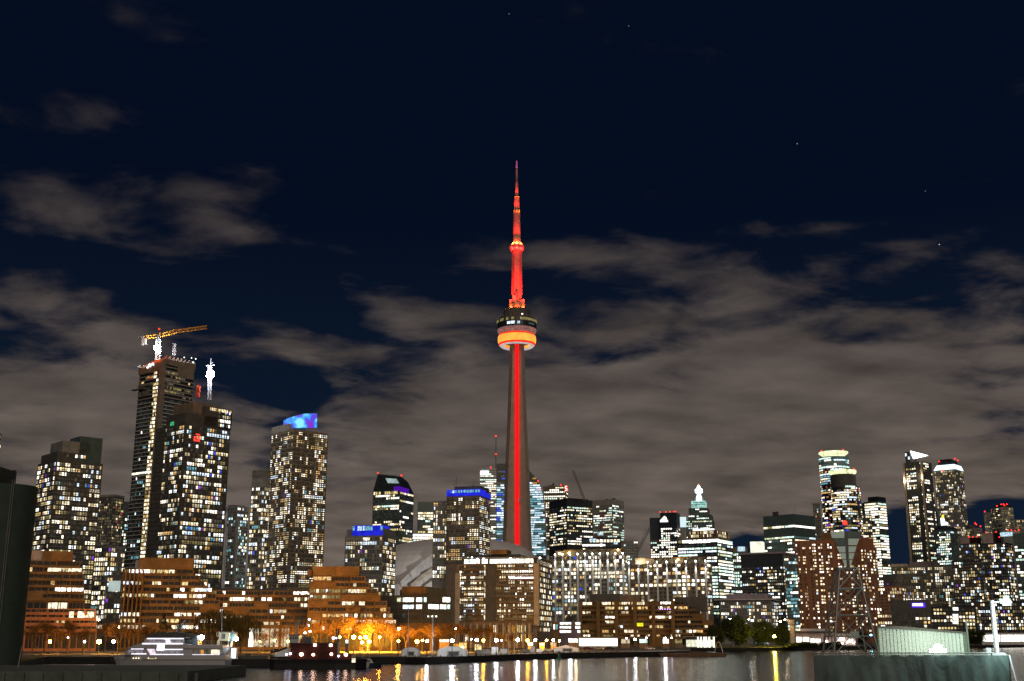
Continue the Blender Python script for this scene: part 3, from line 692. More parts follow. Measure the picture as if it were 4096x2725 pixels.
# slanted office tower
b = T('office_tower', 'dark glass office tower with a slanted roof and violet band left of the stadium', 1500, 1492, 1600, 1655, 1962, 2240, 'teal', 10.4, 10, 'off', .34, fin=False, run=3.5, rowvar=.9, colvar=.3, ww=.85)
z1 = b.H; z2 = b.h(1886); mb = MB(); L, Rr = b.L, b.R
v = [(-L, 0, z1), (0, 0, z1), (0, Rr, z1), (-L, Rr, z1), (-L, Rr * .30, z2), (-L * .12, Rr * .30, z2 - 5), (-L * .12, Rr * .8, z2 - 10), (-L, Rr * .8, z2)]
for q in ((0, 1, 5, 4), (1, 2, 6, 5), (2, 3, 7, 6), (3, 0, 4, 7), (4, 5, 6, 7)): mb.face([v[i] for i in q])
mb.obj('roof', W['gdark'], b.root)
f = lambda u, w_: Vector(v[0]) * (1 - u) * (1 - w_) + Vector(v[1]) * u * (1 - w_) + Vector(v[5]) * u * w_ + Vector(v[4]) * (1 - u) * w_ + Vector((0, -.4, .1))
MB().face([f(.40, .72), f(.62, .5), f(.9, .5), f(.86, .72)]) if False else None
mb = MB(); mb.face([f(.5, .5), f(.95, .5), f(.82, .8), f(.36, .8)]); mb.obj('skylight', glow('skylight_light', (.6, .8, .75), .6, .5, 1.2, .1), b.root)
b.wins('L', -L * .98, -L * .02, b.h(1978), b.h(1962), 15, 10, p=1, pal='warm', run=1, ww=.85, wh=.75, colvar=0, rowvar=0, off=-.12)
MB().box(-L * .22, .5, -.9, -.2, b.h(1963), b.h(1946)).box(.2, .9, .2, Rr * .6, b.h(1968), b.h(1948)).obj('light_band', glow('violet_band', (.16, .01, .75), .5, .7, 1.1), b.root)
beacon(b.root, (-L, Rr * .3, z2 + 1.5), 1.5); beacon(b.root, (-L * .12, Rr * .3, z2 - 3.5), 1.5); b.finish()

b = T('office_block', 'bright office block of stacked lit floors just left of the second blue crowned tower', 1650, 1671, 1755, 1755, 2008, 2220, 'teal', 10.6, 10, 'off', .62, run=4, rowvar=.7, colvar=.2, ww=.9, zt=14)
b = T('office_block', 'low brilliant white lit block peeking over the left side of the stadium dome', 1560, 1640, 1738, 1738, 2132, 2215, 'white', 11.5, 12, 'offw', .97, run=6, ww=.96, wh=.7, colvar=0, rowvar=.05)

# second blue-crowned tower
b = T('apartment_tower', 'flat roofed lit wing tower attached left of the second blue crowned tower', 905, 1733, 1800, 1800, 2004, 2330, 'grey', 15.6, 11, 'res', .6, slab=dict(out=.2, th=.3, mat='grey'))
b = T('apartment_tower', 'taller apartment tower with a blue lit crown right of the stadium dome', 890, 1786, 1918, 1961, 1981, 2260, 'brown', 15.6, 12, 'res', .52, fin=False, colvar=.9, slab=dict(out=.4, th=.3, mat='grey', rail=.25), run=2.4)
bluecrown(b, 1786, 1922, 1956, 1982); MB().box(.3, .6, b.R * .1, b.R, b.h(1982), b.h(1962)).obj('crown', CB, b.root); b.top(.2, 1, .1, .9, None, 1942, 'dark'); b.finish(); b.roofstuff(5, 9)

# white tower with the antenna
b = T('office_tower', 'white clad office tower with a tall antenna just left of the observation tower', 2100, 1919, 1990, 1990, 1876, 2240, 'white', 7.5, 7.5, 'offw', .55, run=5, rowvar=.5, colvar=.2, wh=.5, fin=False, ww=.95)
x0, z0 = b.hit(1922, 1896); x1, z1 = b.hit(1955, 1884); MB().box(x0, x1, -.9, 0, z0, z1).obj('lit_sign', glow('white_sign', (.9, .95, 1), 3, .9, 1.1), b.root)
x0 = b.hit(1984, 1880)[0]; MB().tube((x0, 6, b.H), (x0, 6, b.h(1745)), 1.5, .9, 8).obj('antenna', W['steel'], b.root)
for px, py in ((1983, 1743), (1984, 1815), (1963, 1869)): beacon(b.root, (b.hit(px, py)[0], 5, b.h(py)), 1.9)
b.finish()
# curved blue glass tower
b = Bld('office_tower', 'curved blue white glass office tower directly behind the observation tower', 1900, 1985, 2186, 2186, 2090, 'gdark', body=False, cap=100)
def out(py):  # right silhouette of the curved side
    for (y0, x0), (y1, x1) in zip(oc, oc[1:]):
        if y0 <= py <= y1: return x0 + (x1 - x0) * (py - y0) / (y1 - y0)
    return oc[-1][1]
oc = [(1856, 2028), (1862, 2060), (1868, 2090), (1880, 2116), (1895, 2130), (1915, 2148), (1940, 2162), (1975, 2173), (2020, 2179), (2080, 2183), (2150, 2185), (2560, 2192)]
poly = [b.hit(1985, 1856)] + [b.hit(x, y) for y, x in oc] ; poly = [(poly[0][0], poly[0][1])] + poly[1:-1] + [(poly[-1][0], 0), (b.hit(1985, 1856)[0] - .0, 0)]
MB().extrude_y(poly[::-1], 0, 24).obj('wall', W['gdark'], b.root)
xl0 = b.hit(1985, 2000)[0]; row = 1925
for row in [1868 + 9.2 * i for i in range(39)]:
    xr0 = b.hit(out(row), row)[0] - 1; xx = xl0 + .5; z = b.h(row)
    while xx < xr0 - 3:
        wd = min(R.choice((6, 8, 11, 14)), xr0 - xx)
        if row > 1932 or R.random() < .35:
            left = (xx - xl0) < 20
            m = R.choice(['ice', 'ice', 'cool', 'cyan', 'teal'] if row > 1940 else ['teal', 'dim', 'cool', 'orange'])
            if left and R.random() < .25: m = 'blue'
            b.win('L', xx + wd / 2, z, wd - .5, 2.5, m)
        xx += wd
mb = MB()
for p, q in zip(poly[1:-2], poly[2:-1]): mb.tube((p[0], -.4, p[1]), (q[0], -.4, q[1]), .7, n=5)
mb.obj('roof_edge', W['white'], b.root)
for px, py in ((2152, 1925), (2160, 1958)): beacon(b.root, (b.hit(px, py)[0], -1, b.h(py)), 1.3)
b.top(.05, .35, .1, .8, 1862, 1853, 'dark'); b.finish()

# towers right of the observation tower
b = T('office_tower', 'brown banded office tower with a red lit letter sign right of the curved glass tower', 2050, 2172, 2262, 2272, 1944, 2200, 'brown', 8.6, 8, 'off', .5, run=5, rowvar=.8, colvar=.2, wh=.55, fin=False)
x0, z0 = b.hit(2258, 1966); x1, z1 = b.hit(2271, 1943); MB().box(x0, x1, -.5, .5, z0, z1).obj('sign', glow('sign_red', (1, .05, .02), 1.2, 1, 1), b.root)
mb = MB(); dx, dz = x1 - x0, z1 - z0
for u0, v0, u1, v1 in ((.3, .82, .75, .92), (.25, .52, .4, .85), (.3, .46, .75, .56), (.62, .16, .78, .5), (.25, .1, .7, .2)): mb.box(x0 + dx * u0, x0 + dx * u1, -1.0, -.5, z0 + dz * v0, z0 + dz * v1)
mb.obj('sign_letter', G['white'], b.root); beacon(b.root, (-b.L * .2, 3, b.H + 2), 1.6); b.finish(); b.roofstuff(4, 6)
b = T('office_tower', 'black square office tower with rows of small lit windows and a blank dark band', 1780, 2196, 2266, 2370, 1995, 2190, 'gdark', 10.2, 8.5, 'off', .58, run=2.4, colvar=.4, rowvar=.5, wh=.5, fin=False, zt=11)
b.top(.1, .9, .1, .9, None, 1990, 'gdark'); b.finish()
P = at(2340, 2005, 1770); mb = MB(); lattice(mb, (0, 0, 0), at(2294, 1886, 1770) - P, 2.6, 16, .42); mb.tube(at(2294, 1886, 1770) - P, at(2290, 1880, 1770) - P, .8)
tag(mb.obj('crane_boom', W['brown'], None, loc=P), 'raised brown lattice crane boom above the black office tower', 'crane')
b = T('office_tower', 'pale grey green office tower with open sky right of it', 2000, 2371, 2448, 2495, 1997, 2170, 'conc', 9.3, 7.5, 'offg', .6, run=3.5, rowvar=.6, colvar=.3, wh=.5, fin=False, zt=9)
MB().tube((-b.L * .2, 4, b.H), (-b.L * .2, 4, b.H + 44), .22, .1, 5).obj('antenna', W['steel'], b.root); b.finish(); b.roofstuff(3, 4)
T('office_block', 'small grey green office block beside the slanting crane cable', 1700, 2493, 2552, 2552, 2161, 2250, 'conc', 11, 8, 'offg', .6, run=3, wh=.5)
b = T('commercial_block', 'dark navy block with a white lit sign behind the white finned apartment block', 1250, 2325, 2484, 2484, 2150, 2215, 'navy', 17, 14, 'offw', .25, fin=False, run=3)
for px, py, ww_ in ((2368, 2161, 11), (2397, 2137, 9), (2459, 2173, 4)):
    x0, z0 = b.hit(px, py); MB().box(x0 - ww_ / 4, x0 + ww_ / 4 + 2, -.5, 0, z0 - 1.2, z0 + 1.6).obj('sign', G['ice'], b.root)
x0 = b.hit(2330, 2182)[0]; MB().box(x0, x0 + 24, -.4, 0, b.h(2184), b.h(2177)).obj('window', G['white'], b.root); b.finish()
P = at(2384, 2150, 1240); mb = MB(); lattice(mb, (0, 0, 0), at(2410, 2100, 1240) - P, 1.8, 8, .3); lattice(mb, at(2410, 2100, 1240) - P, at(2416, 2054, 1240) - P, 1.8, 7, .3)
tag(mb.obj('crane_boom', wall('crane_maroon', (.22, .03, .03)), None, loc=P), 'dark red folded crane boom in front of the pale office tower', 'crane')
P = at(2550, 2210, 1500); mb = MB(); lattice(mb, (0, 0, 0), at(2600, 2112, 1500) - P, 2.0, 12, .3); mb.tube(at(2552, 2196, 1500) - P, at(2583, 2120, 1500) - P, .25)
tag(mb.obj('crane_boom', W['dark'], None, loc=P), 'black slanting crane boom left of the tower with a white triangle logo', 'crane')
b = T('office_tower', 'dark blue annex tower left of the white triangle logo tower', 1920, 2598, 2652, 2652, 2071, 2240, 'navy', 9, 8.5, 'offw', .55, run=1.6, wh=.6, zt=35)
b = T('office_tower', 'dark office tower with a white triangular logo and red roof lamps', 1900, 2640, 2705, 2719, 2050, 2240, 'navy', 9, 8.5, 'offw', .6, run=2, wh=.6, zt=24, fin=False)
x0, z0 = b.hit(2641, 2089); x1, z1 = b.hit(2671, 2064)
mb = MB(); h_ = z1 - z0; w_ = x1 - x0; mb.extrude_y([(x0, z0 + h_ * .0), (x1, z0), (x1, z0 + h_ * .3), (x0, z0 + h_ * .3)], -.8, 0); mb.extrude_y([(x0 + w_ * .05, z0 + h_ * .38), (x1 - w_ * .1, z0 + h_ * .38), (x0 + w_ * .8, z0 + h_ * .75), (x0 + w_ * .6, z0 + h_)], -.8, 0); mb.obj('logo', G['white'], b.root)
for u in (0, .35, .6, .85, .95): beacon(b.root, (-b.L * (1 - u), 1, b.H + 1.5), 1.3)
b.finish()
MB2 = Bld('rooftop_sign_box', 'white lit box between the triangle logo tower and the stepped tower', 1980, 2716, 2744, 2744, 2068, 'white', cap=0, body=False)
MB().box(-MB2.L, 0, 0, 8, MB2.h(2108), MB2.H).obj('panel', glow('panel_ice', (.75, .95, 1), 1.0, .8, 1.1), MB2.root); MB().box(-MB2.L * .9, -2, .5, 7, 0, MB2.h(2109)).obj('base', W['conc'], MB2.root)
# stepped tower with the blazing spire
b = T('office_tower', 'stepped office tower tapering to a blazing white lit spire', 2020, 2742, 2850, 2858, 2078, 2170, 'teal', 8.8, 8, 'offg', .5, run=3, wh=.5, fin=False)
def tier(px0, px1, r0, r1, mat, inset, p, pal='offg', ww=.9):
    x0 = b.hit(px0, r1)[0]; x1 = b.hit(px1, r1)[0]; z0, z1 = b.h(r1), b.h(r0)
    b.vol('tier', x0, x1, inset, b.R - inset * .2, z0, z1, mat); b.wins('L', x0 + .5, x1 - .5, z0 + .5, z1 - .4, 8.8, 8, p=p, pal=pal, off=inset, run=3, wh=.5, ww=ww)
tier(2752, 2846, 2058, 2078, 'teal', 2, .5); tier(2754, 2831, 2030, 2058, 'teal', 4, .35)
SPW = glow('spire_light', (.86, 1, .97), 3.0, .7, 1.3, .2)
x0 = b.hit(2764, 2015)[0]; x1 = b.hit(2820, 2015)[0]
MB().box(x0, x1, 6, b.R - 6, b.h(2030), b.h(2001)).obj('tier', glow('tier_light', (.50, .95, .85), .75, .4, 1.3, .25), b.root)
b.wins('L', x0, x1, b.h(2022), b.h(2003), 8.5, 7.5, p=.3, unlit=True, off=5.9, pal='teal', wh=.4)
xc_ = b.hit(2791, 1970)[0]; r_ = lambda w_: w_ * .5 * b.m * 1.0
MB().lathe([(r_(24), b.h(2001)), (r_(20), b.h(1985)), (r_(15), b.h(1972)), (r_(15), b.h(1966)), (r_(30), b.h(1964)), (r_(31), b.h(1949)), (r_(18), b.h(1947)), (r_(14), b.h(1940)), (r_(3), b.h(1932))], 8, (xc_, b.R * .5)).obj('spire', SPW, b.root)
for s_ in (-1, 1): MB().tube((xc_ + s_ * r_(38), b.R * .5, b.h(2001)), (xc_ + s_ * r_(14), b.R * .5, b.h(1970)), .8, n=4).obj('buttress', W['white'], b.root)
beacon(b.root, (xc_, b.R * .5, b.h(1930)), 1.2)
x0, z0 = b.hit(2772, 2132); x1, z1 = b.hit(2857, 2115); MB().box(x0, x1, -1, 0, z0, z1).obj('lit_parapet', glow('parapet_light', (.95, 1, .97), 2.0, .7, 1.2), b.root); b.finish()

b = T('office_tower', 'wide office tower of bright continuous strip lit floors under a copper lit crown', 1480, 2708, 2868, 2930, 2153, 2480, 'gdark', 12.6, 12, 'offg', .8, run=7, rowvar=.7, colvar=.15, ww=.97, wh=.55, fin=False, zt=2)
b.top(.25, .98, .05, .9, None, 2119, 'brown', 'crown'); b.wins('L', -b.L * .7, -b.L * .03, b.H + 1, b.h(2121), 12.6, 7, p=.6, pal='warm', off=b.R * .05 - .1, ww=.5, wh=.8)
b.wins('R', b.R * .08, b.R * .85, b.H + 1, b.h(2121), 12.6, 7, p=.8, pal='warm', off=b.L * .02 - .1, ww=.5, wh=.8)
b.wins('L', -b.L * .99, 0, b.h(2170), b.h(2154), 15, 20, p=1, pal='offw', run=9, ww=.98, wh=.7, colvar=0, rowvar=0, off=-.15); b.wins('R', 0, b.R * .99, b.h(2170), b.h(2154), 15, 20, p=1, pal='offw', run=9, ww=.98, wh=.7, colvar=0, rowvar=0, off=-.15); b.finish()
b = T('office_block', 'yellow green lit office block with a cyan rooftop panel right of the copper crowned tower', 1560, 2926, 2990, 2990, 2208, 2400, 'teal', 12, 9, 'offg', .72, run=5, fin=False)
x0, z0 = b.hit(2951, 2205); x1, z1 = b.hit(2979, 2186); b.vol('rooftop_frame', -b.L, 0, 3, 9, b.H, b.h(2188), 'brown'); MB().box(x0, x1, 2, 3, z0, z1).obj('lit_panel', G['ice'], b.root); b.finish()
b = Bld('rooftop_lantern', 'cream glowing box standing behind the dark flats left of the teal office tower', 1650, 3000, 3050, 3056, 2166, 'white', cap=0, body=False)
MB().box(-b.L, 0, 0, b.R + 12, b.h(2212), b.H).obj('panel', glow('lantern_light', (1, 1, .80), 1.05, .8, 1.15, .15), b.root); b.vol('base', -b.L, 0, 0, 14, 0, b.h(2212), 'grey')
b = T('office_tower', 'broad teal glass office tower with one continuous white lit band near its roof', 1500, 3052, 3172, 3258, 2056, 2520, 'teal', 12, 11, 'offg', .78, run=5, rowvar=.5, colvar=.2, ww=.95, wh=.52, fin=False, zt=27, m0=.01)
for f, a0, a1 in (('L', -b.L, 0), ('R', 0, b.R)): b.wins(f, a0, a1, b.h(2111), b.h(2098), 12, 20, p=1, pal='offw', run=9, ww=1.0, wh=.62, colvar=0, rowvar=0)
b.roofstuff(3, 6); b.finish()
b = T('apartment_block', 'dark flat roofed apartment block below the cream rooftop lantern', 1150, 2962, 3130, 3186, 2214, 2500, 'gdark', 12.6, 9.5, 'resd', .5, run=1.4, fin=False, zt=12, wh=.55)
b.vol('roof_slab', -b.L - 1, 1, -1.5, b.R + 1, b.H, b.H + 1.6, 'lav'); b.finish()
b = T('apartment_block', 'wide apartment block under a lavender lit roof fascia beside the round trees', 985, 2878, 3086, 3110, 2400, 2530, 'grey', 13.2, 9.5, 'resd', .55, run=1.3, fin=False, wh=.6, slab=dict(out=.3, th=.3, mat='lav'))
b.top(.12, .92, .1, .9, None, 2374, 'lav'); b.vol('roof_slab', -b.L - 4, 3, -2, b.R, b.H, b.H + .9, 'slab'); b.finish()
T('apartment_block', 'slim teal glazed apartment block between the lavender roofed block and the brick tower', 1080, 3136, 3186, 3186, 2226, 2530, 'teal', 12.8, 10, 'teal', .72, run=3, ww=.9)

# round twin-topped tower
def roundtower(name, label, Y, pxc, wpx, rt, rb, fp, pal, p, cols=26, mat='gdark', cap=100):
    b = Bld(name, label, Y, pxc - wpx / 2, pxc + wpx / 2, pxc + wpx / 2, rt, mat, body=False, cap=cap); r = b.L / 2; b.r = r; b.cx = -r
    MB().lathe([(r, 0), (r, b.H), (.1, b.H)], 32, (-r, r)).obj('wall', b.mat, b.root)
    b.ringw(rt, rb, fp, pal, p, cols, r) if False else None
    return b
def ringw(b, z0, z1, fp, pal, p, n, r, cx, cyy, run=2, wh=.6, lo=192, hi=348):
    fh = fp * b.m; nf = int((z1 - z0) / fh)
    for j in range(nf):
        left = 0; cur = None
        for i in range(n):
            if left <= 0:
                cur = pick(pal) if R.random() < p else None; left = max(1, int(R.expovariate(1 / run) + .5))
            left -= 1
            if not cur: continue
            a = radians(lo + (hi - lo) * (i + .5) / n); wd = r * radians((hi - lo) / n) * .86
            me = wmesh(round(wd * 5) / 5, round(fh * wh * 5) / 5, G[cur])
            b.ringl.append((me, (cx + (r + .03) * cos(a), cyy + (r + .03) * sin(a), z1 - (j + .5) * fh), a + pi / 2, cur, wd, fh * wh))
def ringfinish(b):
    R.shuffle(b.ringl)
    for me, loc, a, m, wd, ht in b.ringl[:100]: link('window', me, b.root, loc, a)
    rest = b.ringl[100:]; names = sorted({q[3] for q in rest}); mb = MB()
    for me, loc, a, m, wd, ht in rest:
        c, s = cos(a), sin(a); g = lambda x, y, z: (loc[0] + x * c - y * s, loc[1] + x * s + y * c, loc[2] + z)
        w2, h2 = wd / 2, ht / 2; k = names.index(m)
        mb.face([g(-w2, -.09, -h2), g(w2, -.09, -h2), g(w2, -.09, h2), g(-w2, -.09, h2)], k); mb.face([g(-w2, -.09, h2), g(w2, -.09, h2), g(w2, .02, h2), g(-w2, .02, h2)], k)
    if rest: mb.obj('window', [G[n] for n in names], b.root)['kind'] = 'stuff'
HALO = glow('halo_light', (.92, 1, .55), 1.2, .5, 1.4, .2)
b = roundtower('apartment_tower', 'taller round glass tower crowned by a glowing yellow halo ring', 1700, 3337, 122, 1870, 2160, 9.2, 'resd', .5); b.ringl = []
ringw(b, b.h(2150), b.H, 9.2, 'resd', .62, 16, b.r, -b.r, b.r); ringw(b, b.h(1950), b.H, 9.2, 'ice', .35, 10, b.r + .05, -b.r, b.r)
MB().lathe([(b.r * .98, b.H), (b.r, b.h(1822)), (.1, b.h(1820))], 32, (-b.r, b.r)).obj('drum', wall('drum_glass', (.20, .27, .25), .35), b.root, True)
ringw(b, b.h(1868), b.h(1824), 9, 'teal', .8, 16, b.r, -b.r, b.r, 3, .6); ringw(b, b.h(1869), b.h(1860), 9, 'offg', .95, 14, b.r + .3, -b.r, b.r, 5, .7)
MB().lathe([(b.r * .7, b.h(1820)), (b.r * .8, b.h(1812)), (b.r * 1.0, b.h(1804)), (b.r * .98, b.h(1799)), (b.r * .5, b.h(1801))], 32, (-b.r, b.r)).obj('halo_ring', HALO, b.root, True)
for px in (3285, 3372): beacon(b.root, (b.hit(px, 1795)[0], b.r * .5, b.h(1795)), 1.4)
x0 = b.hit(3306, 2000)[0]
for i in range(12): ico(.9).obj('column_light', G['red'], b.root, loc=(x0 + i * .35, -1.2, b.h(1878 + i * 22)))
ringfinish(b)
b = roundtower('apartment_tower', 'lower round tower with a green halo ring in front of the taller halo tower', 1640, 3374, 106, 1945, 2160, 9.4, 'resd', .5); b.ringl = []
ringw(b, b.h(2150), b.H, 9.4, 'resd', .68, 14, b.r, -b.r, b.r, 1.6)
MB().lathe([(b.r * .98, b.H), (b.r * .98, b.h(1893)), (.1, b.h(1892))], 32, (-b.r, b.r)).obj('drum', W['dark'], b.root)
MB().lathe([(b.r * .88, b.h(1893)), (b.r * 1.06, b.h(1885)), (b.r * 1.08, b.h(1876)), (b.r * .5, b.h(1876))], 32, (-b.r, b.r)).obj('halo_ring', HALO, b.root, True)
ringw(b, b.h(1950), b.h(1940), 9, 'offw', .9, 10, b.r + .2, -b.r, b.r, 4, .7, 270, 345); beacon(b.root, (-2, b.r * .6, b.h(1872)), 1.4); ringfinish(b)
T('apartment_tower', 'blue grey tower stub peeking left of the taller halo tower', 1850, 3250, 3280, 3280, 2012, 2160, 'conc', 9, 8, 'resd', .1)
b = T('apartment_tower', 'dark tower wing with a red and white lit corner right of the halo towers', 1650, 3405, 3428, 3441, 1945, 2160, 'navy', 9.3, 8, 'resd', .5, pr=.6); ico(1.6).obj('corner_light', G['red'], b.root, loc=(.8, b.R * .3, b.h(1960)))
b = T('office_tower', 'slim brightly lit white office tower beside the dark blue gap of sky', 1780, 3456, 3510, 3544, 2004, 2360, 'teal', 10.5, 9, 'offw', .97, run=7, rowvar=.2, colvar=.15, ww=.97, wh=.6, fin=False, zt=2)
b.top(.3, 1, .0, 1, None, 1986, 'navy'); b.vol('glass_screen', -b.L - 12, -b.L, 2, 10, 0, b.h(2006), 'teal'); b.finish(); b.roofstuff(3, 5)
T('office_block', 'olive lit low block joined left of the slim white office tower', 1720, 3428, 3486, 3486, 2058, 2200, 'gdark', 11, 9, 'warm', .5)

# brick apartment towers
b = T('apartment_tower', 'tall red brick apartment tower with white window columns left of the lattice beacon', 1200, 3176, 3338, 3346, 2160, 2540, 'brick', 11.8, 10.5, 'brick', .52, run=1.5, cols=(1, 1, 0, 1, 1, 0, 1), wh=.55, colvar=.7, fin=False, zt=3)
b.top(.68, .95, .1, .8, None, 2128, 'terr'); b.fins([-b.L * q for q in (.99, .86, .72, .57, .43, .28, .14)], 0, b.H, 1.2, .6, 'brick'); b.finish()
b = T('apartment_tower', 'red brick apartment tower with a dark right side, right of the lattice beacon', 1215, 3346, 3452, 3506, 2185, 2540, 'brick', 11.8, 10, 'brick', .46, run=1.4, cols=(1, 1, 0), wh=.55, fin=False, zt=3, pr=.3)
b.top(.55, 1, 0, .8, None, 2150, 'brick'); beacon(b.root, (-2, 3, b.h(2162)), 1.2); b.finish()

# pair with the triangle crown and the cyan band
b = T('apartment_tower', 'slender tower crowned by a blazing white triangle', 1650, 3612, 3686, 3726, 1845, 2260, 'dark', 9.6, 8.5, 'off', .5, run=3, cols=(0, 1, 1, 1, 1, 1, 0), pr=.35, fin=False, wh=.62)
TRI = glow('triangle_light', (1, 1, .95), 4, .9, 1.1)
x0, z0 = b.hit(3643, 1836); x1, _ = b.hit(3709, 1832); z2 = b.h(1798)
MB().extrude_y([(x0 + (x1 - x0) * .12, z0), (x1, z0 + 2.5), (x0 - .5, z2)], 1, 4).obj('crown', TRI, b.root)
b.top(.15, .42, 0, .6, None, 1801, 'dark'); b.fins([-b.L * .98, -.6], b.h(2255), b.H, 2.6, 1.2, 'beige'); 
for px, row in ((3621, 1820), (3633, 1833)): x0, z0 = b.hit(px, row); MB().box(x0, x0 + 2.2, -.5, 0, z0 - 2, z0 + 2).obj('window', G['cool'], b.root)
lamp_light('floodlight', (-b.L * .98, -4, b.H - 25), 6000, (1, .85, .6), b.root); lamp_light('floodlight', (-.6, -4.5, b.H - 22), 4000, (1, .85, .6), b.root)
b.vol('podium', -b.L * 1.05, 2, -2, b.R, 0, b.h(2246), 'pink'); b.finish()
b = T('apartment_tower', 'curved balcony tower with a glowing cyan white band under a dark cap', 1760, 3735, 3822, 3852, 1876, 2320, 'grey', 9.4, 8, 'res', .42, run=1.6, slab=dict(out=.9, th=.5, mat='conc'), fin=False)
mb = MB(); mb.prism([(-b.L * 1.0, -1), (.8, -1), (1, b.R), (-b.L, b.R)], b.H, b.h(1856), top=[(-b.L * .86, 1), (-2, 1), (-2, b.R), (-b.L * .86, b.R)]); mb.obj('crown', glow('band_light', (.72, .95, 1), 1.8, .8, 1.2), b.root)
b.top(.2, .85, .1, .8, 1856, 1838, 'navy'); 
for px, py in ((3756, 1841), (3819, 1835), (3831, 1843), (3770, 1879), (3722, 1852)): beacon(b.root, (b.hit(px, py)[0], 0, b.h(py)), 1.4)
b.vol('cap_rail', -b.L * .75, -b.L * .25, b.R * .2, b.R * .5, b.h(1838), b.h(1832), 'red'); b.finish()
b = T('office_tower', 'dark teal office tower with a white and yellow upright sign on its rounded roof', 1600, 3739, 3800, 3828, 2118, 2260, 'teal', 9.4, 8, 'offg', .75, run=2.2, fin=False, zt=2, wh=.6, pr=.12)
mb = MB(); mb.extrude_y([(-b.L, b.H), (0, b.H), (0, b.H + 2), (-b.L * .15, b.H + 4.5), (-b.L * .4, b.H + 6.5), (-b.L * .75, b.H + 6), (-b.L, b.H + 3)], 0, b.R); mb.obj('roof', W['gdark'], b.root)
x0, z0 = b.hit(3766, 2102); x1, z1 = b.hit(3789, 2058); h_ = z1 - z0; w_ = x1 - x0
MB().extrude_y([(x0, z0), (x1, z0), (x1, z0 + h_ * .22), (x0 + w_ * .55, z0 + h_ * .34), (x0 + w_ * .5, z0 + h_ * .6), (x0, z0 + h_ * .7)], -1.2, 0).obj('sign', glow('sign_ice', (.85, .95, 1), 2.5, 1, 1), b.root)
MB().extrude_y([(x0 + w_ * .1, z0 + h_ * .72), (x0 + w_ * .5, z0 + h_ * .64), (x0 + w_ * .5, z0 + h_ * .95), (x0 + w_ * .3, z1)], -1.2, 0).obj('sign_tip', glow('sign_yellow', (1, .9, .1), 1.2, 1, 1), b.root); b.finish()
x0 = 0
# far right cluster
b = T('apartment_tower', 'hazy grey tower with red roof lamps, tallest at the far right', 2000, 3962, 4002, 4052, 2028, 2150, 'grey', 8.2, 8, 'dimm', .55, pr=.5, fin=False, ww=.9, wh=.5); b.top(.3, 1, .3, .9, None, 2018, 'navy')
for px, py in ((3984, 2024), (4001, 2020), (4010, 2021), (4014, 2026), (4024, 2023), (3967, 2038)): beacon(b.root, (b.hit(px, py)[0], 2, b.h(py) + 1), 1.5)
b.finish()
b = T('apartment_tower', 'hazy grey annex with one red lamp left of the tallest far right tower', 2020, 3934, 3962, 3962, 2050, 2150, 'grey', 8.2, 8, 'dimm', .5); beacon(b.root, (-b.L * .8, 2, b.H + 2), 1.6)
T('apartment_tower', 'dim grey tower cut by the right edge behind the cluster of red lamps', 2000, 4056, 4140, 4140, 2076, 2160, 'grey', 8.5, 8, 'dimm', .6)
b = T('apartment_tower', 'brown tower with red roof lamps right of the cyan banded tower', 1700, 3863, 3895, 3928, 2112, 2240, 'grey', 9.5, 8, 'dimm', .4, fin=False); b.top(0, .5, 0, .6, None, 2098, 'dark')
for px, py in ((3898, 2094), (3903, 2099), (3920, 2108)): beacon(b.root, (b.hit(px, py)[0], 1, b.h(py)), 1.4)
b.finish()
b = T('apartment_block', 'dark residential block with a red lit plant room left of the far right towers', 1250, 3842, 3910, 3938, 2172, 2530, 'dark', 11.8, 9.5, 'resd', .46, run=1.4, fin=False, slab=dict(out=.3, th=.25, mat='grey')); b.top(0, .55, 0, .6, None, 2146, 'pink'); b.top(.55, .98, 0, .6, None, 2150, 'red')
for px, py in ((3876, 2146), (3891, 2147), (3908, 2146)): beacon(b.root, (b.hit(px, py)[0], 0, b.h(py)), .9)
b.finish()
b = T('apartment_block', 'dark residential block with a pink plant room below the tallest far right tower', 1230, 3925, 4020, 4050, 2170, 2540, 'gdark', 11.6, 9.5, 'resd', .5, run=1.5, fin=False); b.top(.1, .55, 0, .6, None, 2128, 'pink'); b.top(.52, .66, 0, .6, None, 2130, 'red'); b.vol('lit_roof_band', -3, b.L * .0 + 12, -1, 4, b.H + 6, b.H + 11, 'white')
x0, z0 = b.hit(4004, 2147); MB().box(x0, x0 + 12, -1.5, -.5, z0, z0 + 4).obj('lit_band', G['ice'], b.root)
for px, py in ((3943, 2126), (3984, 2126), (3997, 2148), (4032, 2122), (4045, 2123), (4061, 2127), (4076, 2124)): beacon(b.root, (b.hit(px, py)[0], 0, b.h(py)), .9)
b.finish()
T('office_block', 'grey topped office block with bright white strip floors cut by the right edge', 1080, 4050, 4200, 4200, 2130, 2530, 'teal', 12.4, 11, 'offw', .8, run=2.2, ww=.9, wh=.55, zt=11, rowvar=.5)
b = T('apartment_block', 'long grey green apartment slab below the triangle crowned tower', 1200, 3564, 3822, 3832, 2262, 2520, 'olive', 12, 10, 'res', .52, run=1.7, fin=False, slab=dict(out=.5, th=.3, mat='grey', rail=.25)); b.top(.0, .25, .1, .8, None, 2250, 'beige'); b.finish(); b.roofstuff(4, 3)
T('apartment_block', 'dark apartment block with blue tinted windows right of the long grey green slab', 1140, 3805, 3925, 3935, 2240, 2540, 'gdark', 12.2, 10, 'resd', .42, run=1.3, slab=dict(out=.3, th=.3, mat='grey'))
